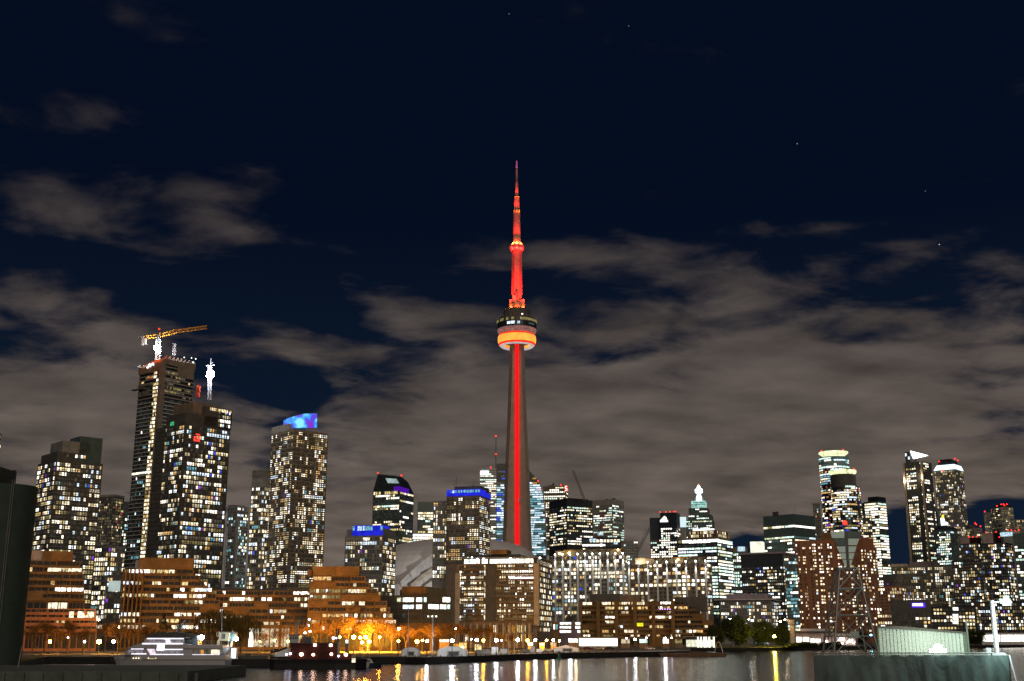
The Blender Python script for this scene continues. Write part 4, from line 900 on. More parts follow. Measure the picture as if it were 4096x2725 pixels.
b = T('apartment_block', 'short red brick block with a violet roof lamp below the slim white office tower', 1100, 3500, 3606, 3626, 2345, 2530, 'brick', 12.8, 11, 'brick', .42, run=1.8, fin=False); b.top(.3, .7, .1, .8, None, 2296, 'dark'); ico(.7).obj('roof_lamp', G['violet'], b.root, loc=(-b.L * .5, -1, b.H + 2)); b.finish()
b = T('commercial_block', 'low black waterfront block with a violet haloed white sign', 960, 3560, 3720, 3720, 2400, 2545, 'dark', 14.5, 14, 'terr', .45, run=4, fin=False, wh=.6, zt=10)
x0, z0 = b.hit(3650, 2426); x1, z1 = b.hit(3691, 2414); MB().box(x0 - .6, x1 + 1.8, -.4, 0, z0 - 1.0, z1 + .6).obj('sign_halo', glow('sign_violet', (.12, .03, 1), .9, .8, 1.1), b.root)
MB().box(x0, x1, -.8, -.4, z0 + .3, z1).obj('sign', G['white'], b.root); b.finish()
b = T('commercial_block', 'low dark waterfront block with a vertical stack of white lit stairs', 950, 3715, 3900, 3900, 2425, 2555, 'gdark', 14, 14, 'warm', .35, run=3, fin=False, wh=.55)
for r0, r1 in ((2442, 2430), (2468, 2457), (2481, 2470), (2496, 2484)): x0, z0 = b.hit(3812, r0); x1, z1 = b.hit(3832, r1); MB().box(x0, x1, -.6, 0, z0, z1).obj('stair_window', G['white'], b.root)
b.finish()
b = T('apartment_block', 'dark waterfront flats behind the bright quay lamp post at the right', 970, 3895, 4130, 4130, 2405, 2530, 'gdark', 13, 11, 'resd', .5, run=1.4)
b = Bld('pavilion', 'long low white lit glass pavilion on the far right shore', 925, 3925, 4130, 4130, 2532, 'white', dep=14, cap=60)
b.wins('L', -b.L * .99, 0, .8, b.H - 1, 30, 24, p=.9, pal='offw', run=3, ww=.95, wh=.85); b.finish(); b.roofstuff(3, 2)

# ================================================================== WATERFRONT BUILDINGS
# silo at the far left
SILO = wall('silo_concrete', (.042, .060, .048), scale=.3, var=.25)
SYY = 262; zt_ = zrow(1945, SYY + 6); cx_ = xat(20, SYY + 6, zt_); rr = (xat(142, SYY + 6, zt_) - cx_) * .97
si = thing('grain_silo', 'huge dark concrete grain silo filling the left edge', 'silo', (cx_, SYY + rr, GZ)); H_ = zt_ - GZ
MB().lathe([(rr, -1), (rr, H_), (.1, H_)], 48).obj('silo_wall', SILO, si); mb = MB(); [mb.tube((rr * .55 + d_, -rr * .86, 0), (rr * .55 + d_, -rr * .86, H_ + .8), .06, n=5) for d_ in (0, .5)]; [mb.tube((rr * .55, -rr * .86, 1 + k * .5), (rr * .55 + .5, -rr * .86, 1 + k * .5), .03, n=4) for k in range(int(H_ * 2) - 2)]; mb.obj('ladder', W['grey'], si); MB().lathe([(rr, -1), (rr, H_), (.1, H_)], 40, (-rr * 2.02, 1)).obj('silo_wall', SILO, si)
x1 = xat(81, SYY + 15, zrow(1868, SYY)) - cx_
mb = MB(); mb.extrude_y([(-40, H_ - .2), (x1, H_ - .2), (x1, zrow(1868, SYY + 4) - GZ), (-40, zrow(1845, SYY + 4) - GZ)], -rr + 4, rr * .9); mb.obj('headhouse', SILO, si)
xa, xb = xat(28, SYY + 4, 0 + zrow(1900, SYY)) - cx_, xat(62, SYY + 4, zrow(1900, SYY)) - cx_
MB().box(xa, xb, -rr + 3.8, -rr + 4.2, zrow(1914, SYY + 4) - GZ, zrow(1882, SYY + 4) - GZ).obj('window', W['black'], si)

class Terrace:
    """stepped apartment block: one storey per entry (row, left px, right px), brick bands with recessed glazing"""
    def __init__(s, name, label, Y, floors, fp, cat='building', p=.4, mat='terr', pal='terr', step=.9, cap=100, depth=26, ang=0.0, cw=13, group=None, gp=.12):
        xa = floors[-1][1]; s.b = Bld(name, label, Y, xa, max(f[2] for f in floors), max(f[2] for f in floors), floors[-1][0], mat, body=False, cap=cap, group=group)
        b = s.b; b.glass = GLD; mbw = MB(); n = len(floors)
        for k, (row, xl, xr) in enumerate(floors):
            z1 = b.h(row); z0 = b.h(floors[k + 1][0]) if k + 1 < n else 0; base = (n - 1 - k) * step
            xa = b.hit(xl, row, 'L', base)[0]; xb = b.hit(xr, row, 'L', base)[0]; m2 = MB(); x = xa
            while x < xb - .5:
                xe = min(xb, x + R.choice((6.5, 9, 9, 12, 15)))
                if xb - xe < 4: xe = xb
                off = base + (R.choice((0, 0, .7, 1.5, 2.2)) if step else 0); kind = R.random()
                mbw.box(x, xe, off + 1.2, off + depth, z0, z1)
                if kind < .13 and step:                         # solid bay
                    m2.box(x, xe, off - .1, off + 1.21, z0 - .35, z1 - .02, 0)
                else:
                    hp = R.choice((.8, .95, 1.1)); m2.box(x, xe, off - .2, off + 1.21, z0 - .35, z0 + hp, 0)
                    if R.random() < .5: m2.box(x - .2, x + .25, off - .15, off + 1.2, z0 + hp, z1 - .2, 0)
                    for i in range(int((xe - x) / 2.5)):        # plants and furniture on the balcony
                        if R.random() < .6: u = R.uniform(x + .3, xe - 1); m2.box(u, u + R.uniform(.3, 1.0), off + .2, off + .8, z0 + hp - .05, z0 + hp + R.uniform(.2, 1.0), 1)
                    if z1 - z0 > 1.5:
                        b.wins('L', x + .3, xe - .3, z0 + .9, z1 - .25, z1 - z0 - 1.15, R.choice((1.5, 2.0, 2.6)), ww=.88, wh=.92, p=p if k + 1 < n else gp, run=3.2, pal=pal, off=off + 1.2, meter=True, colvar=.2, rowvar=.6)
                x = xe
            m2.obj('balcony', [W[mat], W['dark']], b.root)
        mbw.obj('wall', b.mat, b.root)
    def roof(s, xl, xr, r0, r1, off, mat='terr', d=16):
        b = s.b; xa = b.hit(xl, r1, 'L', off)[0]; xb = b.hit(xr, r1, 'L', off)[0]; b.vol('penthouse', xa, xb, off, off + d, b.h(r1), b.h(r0), mat)
t1 = Terrace('terrace_block', 'brown brick block with a dark plant room right beside the silo', 560, [(2245, 118, 322), (2270, 114, 330), (2297, 112, 334), (2322, 111, 336), (2349, 110, 338), (2375, 108, 338), (2402, 106, 340)], 26, p=.14, step=.2)
t1.roof(118, 170, 2204, 2245, 4, 'pink'); t1.roof(168, 290, 2206, 2245, 2.5, 'terr'); t1.b.finish()
t1 = Terrace('terrace_block', 'two storey red brick house row with three lit windows at the left park', 520, [(2436, 100, 384), (2458, 100, 386), (2480, 100, 388), (2503, 100, 388), (2526, 100, 388)], 22, p=.06, step=0, mat='brick', gp=0)
for xa_, xb_ in ((276, 296), (310, 337), (348, 376)): x0, z0 = t1.b.hit(xa_, 2471); x1, z1 = t1.b.hit(xb_, 2447); t1.b.win('L', (x0 + x1) / 2, (z0 + z1) / 2, x1 - x0, z1 - z0, 'cream', -.25)
t1.b.finish()
fl = [(2276, 492, 775), (2300, 490, 800), (2324, 488, 832), (2349, 487, 850), (2374, 486, 866), (2399, 484, 880), (2424, 482, 880), (2449, 480, 882), (2474, 478, 884), (2499, 476, 884), (2524, 474, 884)]
t1 = Terrace('terrace_block', 'stepped brick terrace block with an amber lit rooftop box behind the white cruise boat', 570, fl, 25, p=.44, step=.75)
t1.roof(558, 772, 2231, 2276, 9.5); t1.roof(540, 560, 2240, 2276, 12, 'conc')
for k in range(5): t1.b.vol('pier', t1.b.hit(494 + k * 17, 2400)[0], t1.b.hit(499 + k * 17, 2400)[0], -1.0, 3, 0, t1.b.h(2280 + k * 1), 'terr')
t1.b.finish()
fl = [(2362 + 24.6 * i, 838 if i < 6 else 860, 1246) for i in range(7)]
t1 = Terrace('terrace_block', 'long low brick terrace of six balcony rows behind the willow tree', 580, fl, 24.6, p=.38, step=.9); t1.roof(842, 1150, 2352, 2362, 14, 'dark', 8); t1.b.finish()
fl = [(2303, 1250, 1462), (2328, 1240, 1478), (2353, 1236, 1508), (2378, 1234, 1522), (2403, 1232, 1548), (2428, 1231, 1560), (2453, 1230, 1572), (2478, 1228, 1586), (2503, 1226, 1588), (2528, 1226, 1588)]
t1 = Terrace('terrace_block', 'stepped brick terrace block with an amber rooftop box above the glowing orange park', 565, fl, 25, p=.44, step=.75); t1.roof(1252, 1436, 2263, 2303, 9.0); t1.roof(1230, 1262, 2275, 2303, 12, 'terr')
t1.b.vol('roof_seam', t1.b.hit(1342, 2280, 'L', 8.9)[0], t1.b.hit(1344, 2280, 'L', 8.9)[0], 8.7, 9, t1.b.h(2303), t1.b.h(2262), 'dark'); t1.b.finish()
# dark green office block
b = Bld('office_block', 'dark green low office block with two rows of wide white windows', 590, 1518, 1690, 1806, 2380, 'dark', alpha=radians(30), cap=80)
b = b
for row0, row1, segs in ((2391, 2408, [(1588, 1606, 'lime'), (1611, 1656, 'white'), (1664, 1692, 'white'), (1695, 1706, 'mint'), (1771, 1800, 'white')]), (2419, 2436, [(1611, 1656, 'cool'), (1664, 1706, 'white'), (1713, 1754, 'white'), (1759, 1785, 'white'), (1788, 1800, 'mint')]), (2455, 2468, [(1612, 1618, 'teal'), (1524, 1540, 'teal')])):
    for xa, xb, m in segs:
        f = 'L' if xb < 1690 else 'R'
        if xa < 1690 < xb: xb = 1689; f = 'L'
        (u0, z0), (u1, z1) = b.hit(xa, row1, f), b.hit(xb, row0, f)
        k = max(1, int((u1 - u0) / 2.2))
        for i in range(k): b.win(f, u0 + (u1 - u0) * (i + .5) / k, (z0 + z1) / 2, (u1 - u0) / k * .93, z1 - z0, m)
b.wins('L', -b.L * .98, -.5, 4, b.H - 2, 28, 14, p=0, ww=.9, wh=.6); b.wins('R', .5, b.R * .98, 4, b.H - 2, 28, 14, p=.0, ww=.9, wh=.6)
b.vol('penthouse', -b.L * .55, -b.L * .1, b.R * .10, b.R * .5, b.H, b.h(2344), 'terr'); b.vol('penthouse', -b.L * .2, -1, b.R * .25, b.R * .9, b.H, b.h(2348), 'dark'); b.vol('base_wall', -b.L - .3, .3, -.4, b.R + .2, 0, b.h(2492), 'terr')
b.roofstuff(4, 5); b.finish()
# mid-rise condominium in front of the tall tower
b = Bld('apartment_block', 'brown balcony apartment block with a lit glass top storey directly below the observation tower', 650, 1826, 2148, 2208, 2254, 'brown', cap=100)
zb = b.h(2486)
b.wins('L', -b.L * .96, -b.L * .66, zb, b.H - .4, 21.6, 9, p=.5, pal='terr', ww=.75, wh=.8, run=1.3); b.wins('L', -b.L * .66, -b.L * .02, zb, b.H - .4, 21.6, 9, p=.45, pal='terr', ww=.7, wh=.8, run=1.3)
b.wins('R', .6, b.R * .95, zb - 6, b.H - .6, 21.6, 12, p=.42, pal='terr', ww=.6, wh=.6, run=1)
b.slabs(zb, b.H, 21.6, out=1.3, th=.3, mat='brown', rail=.9, face='L', a0=-b.L * .94, a1=-b.L * .64); b.slabs(zb, b.H, 21.6, out=1.3, th=.3, mat='brown', rail=.9, face='L', a0=-b.L * .5, a1=-b.L * .03)
b.vol('pier', -b.L * .035, 1.2, -1.6, 1.5, zb - 2, b.H, 'beige'); b.vol('pier', -b.L * 1.005, -b.L * .95, -1.6, 3, 0, b.h(2290), 'beige'); b.vol('recess_wall', -b.L * .635, -b.L * .505, -.15, 0, zb, b.H, 'dark')
b.vol('upper_storey', -b.L * .94, -.5, 3.0, b.R * .9, b.H, b.h(2230), 'gdark'); b.wins('L', -b.L * .92, -1.5, b.H + .2, b.h(2231), 21, 8, p=.8, pal='offw', ww=.86, wh=.8, off=2.95, run=3)
b.vol('roof_slab', -b.L * .96, 1, .5, b.R, b.h(2230), b.h(2227), 'conc'); b.vol('penthouse', -b.L * .85, -b.L * .25, 8, b.R * .9, b.h(2227), b.h(2212), 'dark'); b.vol('penthouse', -b.L * .60, -b.L * .40, 6, 18, b.h(2212), b.h(2194), 'terr')
x0, z0 = b.hit(2040, 2316); x1, z1 = b.hit(2136, 2307); MB().box(x0, x1, -1.5, -1.1, z0, z0 + .9).obj('string_light', glow('string_pink', (1, .8, .75), 2.4, .6, 1.3), b.root)
for px, row in ((1888, 2231), (1934, 2234), (2042, 2234), (2160, 2232), (1910, 2236)): x0, z0 = b.hit(px, row, 'L', 1); ico(.55).obj('terrace_lamp', glow('terrace_lamp', (.9, .95, 1), 12, 1, 1), b.root, loc=(x0, 1, z0))
for q in range(12): b.vol('pier', -b.L * (.02 + .08 * q), -b.L * (.02 + .08 * q) + .9, -1.0, 0, 0, zb - 1, 'beige') if q else None
b.wins('L', -b.L * .95, -1, 2, zb - 1.5, 34, 9, p=.15, pal='warm', ww=.6, wh=.8); b.finish()

# white-finned apartment slabs
UPL = glow('uplight', (1, .95, .82), 30, 1, 1)
def finned(name, label, Y, xl, xc, xr, yt, yv, cols, p, pal, roof):
    b = Bld(name, label, Y, xl, xc, xr, yt, 'grey' if pal == 'res' else 'brown', alpha=radians(13), cap=100)
    n = cols * 2; z0 = b.h(yv)
    b.wins('L', -b.L + .8, -.8, z0, b.H - .4, 15.2, (xc - xl) / n, p=p, pal=pal, ww=.72, wh=.74, run=1.1, colvar=.5, rowvar=.25)
    b.wins('R', .8, b.R - .5, z0, b.H - .4, 15.2, 12, p=p * 1.1, pal=pal, ww=.72, wh=.74, run=1.2)
    xs = [-b.L + b.L * i / cols for i in range(cols + 1)]
    b.fins(xs, 0, b.H + 1.0, 1.35, .6, 'white'); b.slabs(z0, b.H, 15.2, out=.25, th=.35, mat='conc' if pal == 'res' else 'brown')
    b.vol('penthouse', -b.L * .92, -b.L * .04, 4, b.R * .8, b.H, b.h(yt - 22), 'olive'); b.vol('roof_canopy', -b.L * .8, -b.L * .02, 2.6, b.R * .7, b.h(yt - 22), b.h(yt - 25), 'terr')
    me = ico(.5).mesh('uplight', UPL)
    for i, x in enumerate(xs):
        if i == 0 and pal == 'res': continue
        link('uplight', me, b.root, (x, -1.0, b.H + 1.2)); lamp_light('floodlight', (x, -2.4, b.H + .8), 16000, (1, .95, .82), b.root, .3, 36, (x, -.4, b.H - 16))
    for px, row in roof: x0, z0 = b.hit(px, row, 'L', 2); o = ico(.7).obj('roof_lamp', glow('roof_lamp', (1, .70, .30), 30, 1, 1), b.root, loc=(x0, 2, z0)); lamp_light('floodlight', (x0, 1.2, z0), 900, (1, .5, .12), b.root)
    return b
b = finned('apartment_block', 'pale gridded apartment slab with white uplit fins and amber roof lamps', 905, 2192, 2492, 2508, 2219, 2480, 10, .56, 'res', ((2238, 2214), (2276, 2212), (2472, 2200))); b.finish()
b = finned('apartment_block', 'brown gridded apartment slab with white uplit fins before the strip lit office tower', 915, 2516, 2822, 2846, 2250, 2470, 8, .5, 'terr', ((2712, 2238),))
b.vol('plant_room', -b.L * .93, -b.L * .68, 3, 12, b.H, b.h(2225), 'beige'); x0 = -b.L * .86; ico(.8).obj('roof_lamp', MATS['roof_lamp'], b.root, loc=(x0, 1, b.H + 1)); lamp_light('floodlight', (x0, -.5, b.H + 1.5), 1500, (1, .85, .6), b.root); b.finish()

# low brown terrace with stepped right end
fl = [(2404, 2326, 2735), (2423, 2322, 2782), (2442, 2322, 2800), (2461, 2321, 2822), (2480, 2321, 2850), (2499, 2320, 2862), (2518, 2320, 2868), (2537, 2320, 2870), (2553, 2320, 2872)]
t1 = Terrace('terrace_block', 'low brown terrace block with square brick piers in front of the finned slabs', 735, fl, 19, p=.42, step=.35, mat='terr', pal='terr'); b = t1.b
for px in (2322, 2393, 2466, 2540, 2614, 2692): x0 = b.hit(px, 2480)[0]; b.vol('pier', x0 - 1.1, x0 + 1.1, -.8, 6, 0, b.h(2402), 'terr')
t1.roof(2360, 2480, 2372, 2404, 8, 'dark'); t1.roof(2480, 2560, 2378, 2404, 8, 'brown'); t1.roof(2700, 2830, 2385, 2442, 12, 'dark')
x0, z0 = b.hit(2638, 2439, 'L', 2); x1, z1 = b.hit(2692, 2436, 'L', 2); MB().box(x0, x1, 1.6, 1.9, z0, z0 + .6).obj('string_light', G['violet'], b.root); 
for i in range(6): x0, z0 = b.hit(2640 + i * 10, 2437, 'L', 1.5); ico(.3).obj('string_lamp', glow('string_lamp', (1, .6, 1), 3, 1, 1), b.root, loc=(x0, 1.5, z0))
x0, z0 = b.hit(2548, 2506); x1, z1 = b.hit(2572, 2492); MB().box(x0, x1, .6, .9, z0, z1).obj('window', glow('window_acid', (.8, .75, .02), 1.2, .7, 1.2), b.root); b.finish()
SHOP = glow('shopfront_light', (1, .97, .88), 3.2, .75, 1.2, .3, sample=True)
b = Bld('glass_pavilion', 'single storey glass shopfront pavilion blazing white below the low brown terrace', 700, 2316, 2470, 2474, 2552, 'conc', dep=12, cap=20)
z0 = b.h(2584); n = 9; me = MB().box(-b.L / n * .47, b.L / n * .47, -.12, .02, z0, b.H - .4).mesh('shop_window', SHOP)
for i in range(n): link('shop_window', me, b.root, (-b.L + b.L * (i + .5) / n, 0, 0))
b.vol('roof', -b.L - .5, .5, -.8, 12, b.H, b.H + .3, 'white'); b.finish()
b = Bld('glass_pavilion', 'cream lit pavilion with slender white columns on the timber dock corner', 690, 2742, 2858, 2862, 2548, 'gdark', dep=12, cap=20)
z0 = b.h(2594); me = MB().box(-.42, .42, -1.6, -.9, 0, b.H).mesh('column', glow('lit_column', (1, 1, .82), 2.0, .8, 1.2)); wsh = MB().box(-.9, .9, -.12, .02, .3, b.H * .72).mesh('window', glow('pavilion_light', (1, .98, .72), 1.0, .6, 1.2))
for px in (2793, 2805, 2818, 2826, 2838, 2856): link('column', me, b.root, (b.hit(px, 2570)[0], 0, 0))
for i in range(13): link('window', wsh, b.root, (-b.L + 1.2 + i * (b.L - 2.4) / 12, 0, 0))
b.vol('roof', -b.L - 1, 1, -2.2, 12, b.H, b.H + .4, 'conc'); b.finish()
# striped white block
b = Bld('office_block', 'small violet grey block with three brilliant white window bands beside the brown terrace', 720, 2236, 2300, 2324, 2484, 'lav', cap=40, alpha=radians(40))
for i, (r0, r1) in enumerate(((2490, 2496), (2505, 2512), (2522, 2529))):
    for f, xa, xb in (('L', 2240, 2262), ('L', 2264, 2284), ('R', 2302, 2320)):
        if f == 'R' and i == 2: xa = 2310
        (u0, z0), (u1, z1) = b.hit(xa, r1 + 2, f), b.hit(xb, r0, f); b.win(f, (u0 + u1) / 2, (z0 + z1) / 2, u1 - u0, z1 - z0, 'white')
b.top(.4, .8, .1, .7, None, 2465, 'dark'); b.finish()
b = Bld('brick_house', 'narrow tan brick house with one tall window left of the white banded block', 700, 2208, 2236, 2236, 2488, 'terr', cap=10, dep=12)
b.wins('L', -b.L + .5, -.5, 8, b.H - 1, 24, 12, p=.4, pal='teal', ww=.5, wh=.8, run=1); b.finish()
# terminal on the right shore
b = Bld('ferry_terminal', 'long low pale terminal with glaring white doorways behind the lattice beacon', 860, 3172, 3420, 3440, 2532, 'pink', dep=18, cap=40)
b.vol('roof', -b.L - 1, 1, -1, 18, b.H, b.H + 1.2, 'dark'); b.vol('roof', -b.L * .88, -b.L * .45, 0, 14, b.H + 1.2, b.H + 3, 'roof')
for xa, xb, r0, r1 in ((3185, 3206, 2548, 2570), (3212, 3236, 2549, 2570), (3242, 3258, 2554, 2570), (3262, 3282, 2556, 2570), (3350, 3380, 2552, 2562), (3395, 3412, 2556, 2568)):
    (u0, z0), (u1, z1) = b.hit(xa, r1), b.hit(xb, r0); b.win('L', (u0 + u1) / 2, (z0 + z1) / 2, u1 - u0, z1 - z0, 'white')
for px, row in ((3270, 2564), (3308, 2566), (3350, 2570), (3362, 2556), (3370, 2574), (3388, 2568), (3402, 2566), (3416, 2571)): x0, z0 = b.hit(px, row); ico(.8).obj('wall_lamp', glow('wall_lamp', (1, .95, .9), 10, 1, 1), b.root, loc=(x0, -1.2, max(z0, 1)))
b.finish()
b = Bld('stair_tower', 'slim grey stair tower with a dark cap at the left end of the ferry terminal', 850, 3158, 3176, 3182, 2500, 'conc', cap=4); b.vol('roof', -b.L - .5, .5, -.5, b.R, b.H, b.H + 3.5, 'dark'); b.finish()
for o in [o for o in bpy.data.objects if o.type == 'MESH' and o.parent is None and 'label' not in o.keys() and 'kind' not in o.keys()]: print('UNTAGGED', o.name)

# ================================================================== TREES
def leafmat(name, col):
    m, t, b = base_mat(name)
    oi = t.nodes.new('ShaderNodeNewGeometry'); n = t.nodes.new('ShaderNodeTexNoise'); n.inputs['Scale'].default_value = .6; t.links.new(oi.outputs['Position'], n.inputs['Vector'])
    r = t.nodes.new('ShaderNodeMapRange'); r.inputs['To Min'].default_value = .45; r.inputs['To Max'].default_value = 1.6; t.links.new(n.outputs[0], r.inputs['Value'])
    s = t.nodes.new('ShaderNodeVectorMath'); s.operation = 'SCALE'; s.inputs[0].default_value = col; t.links.new(r.outputs[0], s.inputs['Scale']); t.links.new(s.outputs[0], b.inputs['Base Color'])
    b.inputs['Roughness'].default_value = .8; b.inputs['Specular IOR Level'].default_value = .1
    return m
LEAF = dict(bare=leafmat('autumn_leaf', (.16, .085, .025)), willow=leafmat('willow_leaf', (.10, .075, .022)), conifer=leafmat('conifer_leaf', (.035, .045, .02)), round=leafmat('dark_green_leaf', (.035, .045, .014)))
def tree_proto(kind, seed):
    q = random.Random(seed); tr = MB(); cr = MB(); H = 1.0
    def leaf(p, s, d=None):
        a = Vector((q.gauss(0, 1), q.gauss(0, 1), q.gauss(0, 1))).normalized(); c = (d if d else Vector((q.gauss(0, 1), q.gauss(0, 1), q.gauss(0, .7)))).normalized(); e = a.cross(c)
        if e.length < .1: return
        e = e.normalized() * s * (.25 if d else .55); c = c * s
        cr.face([p - e - c, p + e - c, p + e * .6 + c, p - e * .6 + c])
    ends = []
    def grow(p, d, ln, r, lv):
        e = p + d * ln; tr.tube(p, e, r, r * .66, 5 if lv < 2 else 3)
        if lv >= (4 if kind == 'bare' else 3): ends.append((e, d)); return
        for i in range(q.choice((2, 3, 3)) if lv else 4):
            a = Vector((q.gauss(0, 1), q.gauss(0, 1), q.gauss(0, .5))).normalized()
            nd = (d + a * (.75 if lv else .6) + Vector((0, 0, .18))).normalized(); grow(e, nd, ln * q.uniform(.62, .85), r * .6, lv + 1)
        if lv >= 2: ends.append((e, d))
    if kind == 'conifer':
        tr.tube((0, 0, 0), (0, 0, 1), .022, .004, 6)
        for i in range(1500):
            z = .10 + .9 * q.random() ** 1.35; r = .30 * (1 - z) ** .85 * (1 + .22 * sin(z * 46)) * q.uniform(.45, 1); a = q.random() * 2 * pi
            leaf(Vector((r * cos(a), r * sin(a), z - r * .25)), .022, Vector((cos(a), sin(a), -.5)))
    elif kind == 'willow':
        grow(Vector((0, 0, 0)), Vector((0, 0, 1)), .26, .035, 0)
        for k in range(230):
            a = q.random() * 2 * pi; rr = .56 * sqrt(q.random()); zt = .62 + .38 * sqrt(max(0, 1 - (rr / .60) ** 2)) * q.uniform(.8, 1); ln = q.uniform(.3, .72) * (zt - .06)
            n = int(ln * 42)
            for i in range(n):
                z = zt - ln * i / n; leaf(Vector((rr * cos(a) * (1 + .12 * i / n) + q.gauss(0, .008), rr * sin(a) + q.gauss(0, .008), z)), .026, Vector((q.gauss(0, .15), q.gauss(0, .15), -1)))
    elif kind == 'round':
        grow(Vector((0, 0, 0)), Vector((0, 0, 1)), .24, .035, 0)
        cl = []
        for i in range(64):
            a = q.random() * 2 * pi; z = q.uniform(-1, 1); s = sqrt(1 - z * z); k = q.uniform(.55, 1); cl.append(Vector((.50 * k * s * cos(a),   .50 * k * s * sin(a), .55 + .44 * k * z)))
        for i in range(6500):
            c = q.choice(cl); leaf(c + Vector((q.gauss(0, .075), q.gauss(0, .075), q.gauss(0, .06))), .024)
    else:
        grow(Vector((0, 0, 0)), Vector((0, 0, 1)), .25, .022, 0)
        for i in range(2300):
            e, d = q.choice(ends); leaf(e + Vector((q.gauss(0, .05), q.gauss(0, .05), q.gauss(0, .05))), q.uniform(.006, .016), d + Vector((q.gauss(0, .5), q.gauss(0, .5), q.gauss(0, .5))) if q.random() < .5 else None)
    zm = max(v[2] for v in cr.v)
    for mbx in (tr, cr): mbx.v = [(x / zm, y / zm, z / zm) for x, y, z in mbx.v]
    return tr.mesh('trunk', W['bark']), cr.mesh('crown', LEAF[kind])
PROTO = {k: [tree_proto(k, 11 + i) for i in range(n)] for k, n in (('bare', 4), ('willow', 1), ('conifer', 1), ('round', 2))}
ORD = ['first', 'second', 'third', 'fourth', 'fifth', 'sixth', 'seventh', 'eighth', 'ninth', 'tenth', 'eleventh', 'twelfth', 'thirteenth', 'fourteenth', 'fifteenth', 'sixteenth', 'seventeenth', 'eighteenth', 'nineteenth', 'twentieth', 'twenty first', 'twenty second', 'twenty third', 'twenty fourth', 'twenty fifth']
def tree(name, kind, px, Y, h, wf, label, group=None, base=GZ):
    tr, cr = PROTO[kind][R.randrange(len(PROTO[kind]))]
    o = thing(name, label, 'tree', gnd(px, Y, base), R.random() * 6.28, group); o.scale = (h * wf, h * wf, h)
    link('trunk', tr, o); link('crown', cr, o)
lst = [(128, 455, 11), (176, 470, 13), (232, 445, 9.5), (268, 465, 14), (330, 480, 11), (418, 470, 12), (470, 440, 12.5), (512, 455, 12), (560, 450, 12.5), (604, 470, 10)]
for i, (px, Y, h) in enumerate(lst): tree('bare_tree', 'bare', px, Y, h, .95, ORD[i] + ' tree from the left of the dark bare trees in the orange lit left park', 'bare trees in the left park')
for px, Y, h, lb in ((646, 452, 14.5, 'tall dark conifer behind the white cruise boat'), (708, 455, 11.5, 'shorter dark conifer right of the tall one behind the cruise boat')): tree('conifer_tree', 'conifer', px, Y, h, 1.05, lb)
tree('shrub_tree', 'round', 745, 452, 9.0, .9, 'round dark tree between the conifers and the willow')
tree('willow_tree', 'willow', 862, 446, 16.5, .92, 'big weeping willow behind the mast with the white cabin')
tree('willow_tree', 'willow', 962, 440, 14.5, .85, 'smaller dark willow leaning right of the big weeping willow')
lst = [(1050, 500, 9), (1118, 520, 11), (1190, 500, 12.5), (1262, 490, 13.5), (1330, 510, 14.5), (1388, 480, 15.5), (1432, 520, 15), (1470, 500, 15), (1525, 520, 15.5), (1566, 500, 12), (1622, 500, 11), (1668, 520, 11), (1722, 510, 12.5), (1764, 530, 11.5), (1822, 530, 12.5), (1868, 540, 12.5), (1905, 550, 11), (1950, 550, 12), (1998, 560, 9), (2045, 570, 8)]
for i, (px, Y, h) in enumerate(lst): tree('bare_tree', 'bare', px, Y, h, 1.0, ORD[i] + ' tree from the left of the bare autumn trees along the glowing central park', 'bare trees in the central park')
for px, Y, h, wf, lb in ((2790, 705, 9, .9, 'small reddish dark tree beside the cream column pavilion'), (2862, 715, 13.5, .95, 'dark round tree left of the biggest one on the lawn'), (2944, 720, 19.5, 1.05, 'biggest dark round tree in the middle of the yellow lit lawn'), (3052, 735, 17, .92, 'olive round tree just left of the yellow starlike lamp'), (3122, 740, 14.5, .9, 'olive round tree right of the yellow starlike lamp'), (3220, 900, 11, 1.2, 'low dark tree above the ferry terminal roof left part'), (3440, 905, 10, 1.3, 'low dark tree right of the lattice beacon'), (3905, 905, 12, 1.3, 'dark tree mass right of the pale green shed')):
    tree('round_tree', 'round', px, Y, h, wf, lb)
for i, px in enumerate((3165, 3190, 3220, 3255, 3300, 3345)):
    tree('shore_bush', 'round', px, 700, 3.2 + (i % 3) * .6, 1.9, ORD[i] + ' from the left of the low dark bushes along the right shore', 'shore bushes', 1.2)

# ================================================================== LAMPS
LW = glow('lamp_white', (.93, .96, 1), 130, 1, 1, sample=True); LWW = glow('lamp_warm', (1, .72, .40), 120, 1, 1, sample=True)
LSO = glow('lamp_sodium', (1, .42, .04), 160, 1, 1, sample=True); LQS = glow('lamp_quay_amber', (1, .45, .04), 150, 1, 1, sample=True); LVI = glow('lamp_violet', (.82, .75, 1), 42, 1, 1, sample=True)
LMESH = {}
def lamp(kind, px, row, Y, label, r=.5, group=None, base=GZ):
    p = at(px, row, Y); o = thing('street_lamp', label, 'street lamp', (p.x, p.y, base), 0, group); h = p.z - base
    mb = MB(); mb.lathe([(.28, 0), (.28, .5), (.12, .8), (.085, h - r - .2), (.22, h - r - .12), (.22, h - r)], 8); mb.obj('post', W['post'], o)
    k = (kind, r)
    m = dict(q=LQS, w=LW, ww=LWW, s=LSO, v=LVI)[kind]
    if k not in LMESH: LMESH[k] = ico(r).mesh('globe', m)
    gl_ = link('globe', LMESH[k], o, (0, 0, h))
    if kind == 's': lamp_light('lamp_light', (0, r * 1.7, h), (62000 if 1330 < px < 1540 else 9000 if px < 520 else 20000 if px < 1330 else 40000) * r, (1, .42, .03), o, .25)
    if kind == 'ww': lamp_light('lamp_light', (0, r * 1.7, h), 7000 * r, (1, .50, .15), o, .25)
    mb = MB(); mb.lathe([(r * .45, r * .95), (r * .2, r * 1.25), (.02, r * 1.3)], 8); mb.obj('cap', W['post'], gl_)
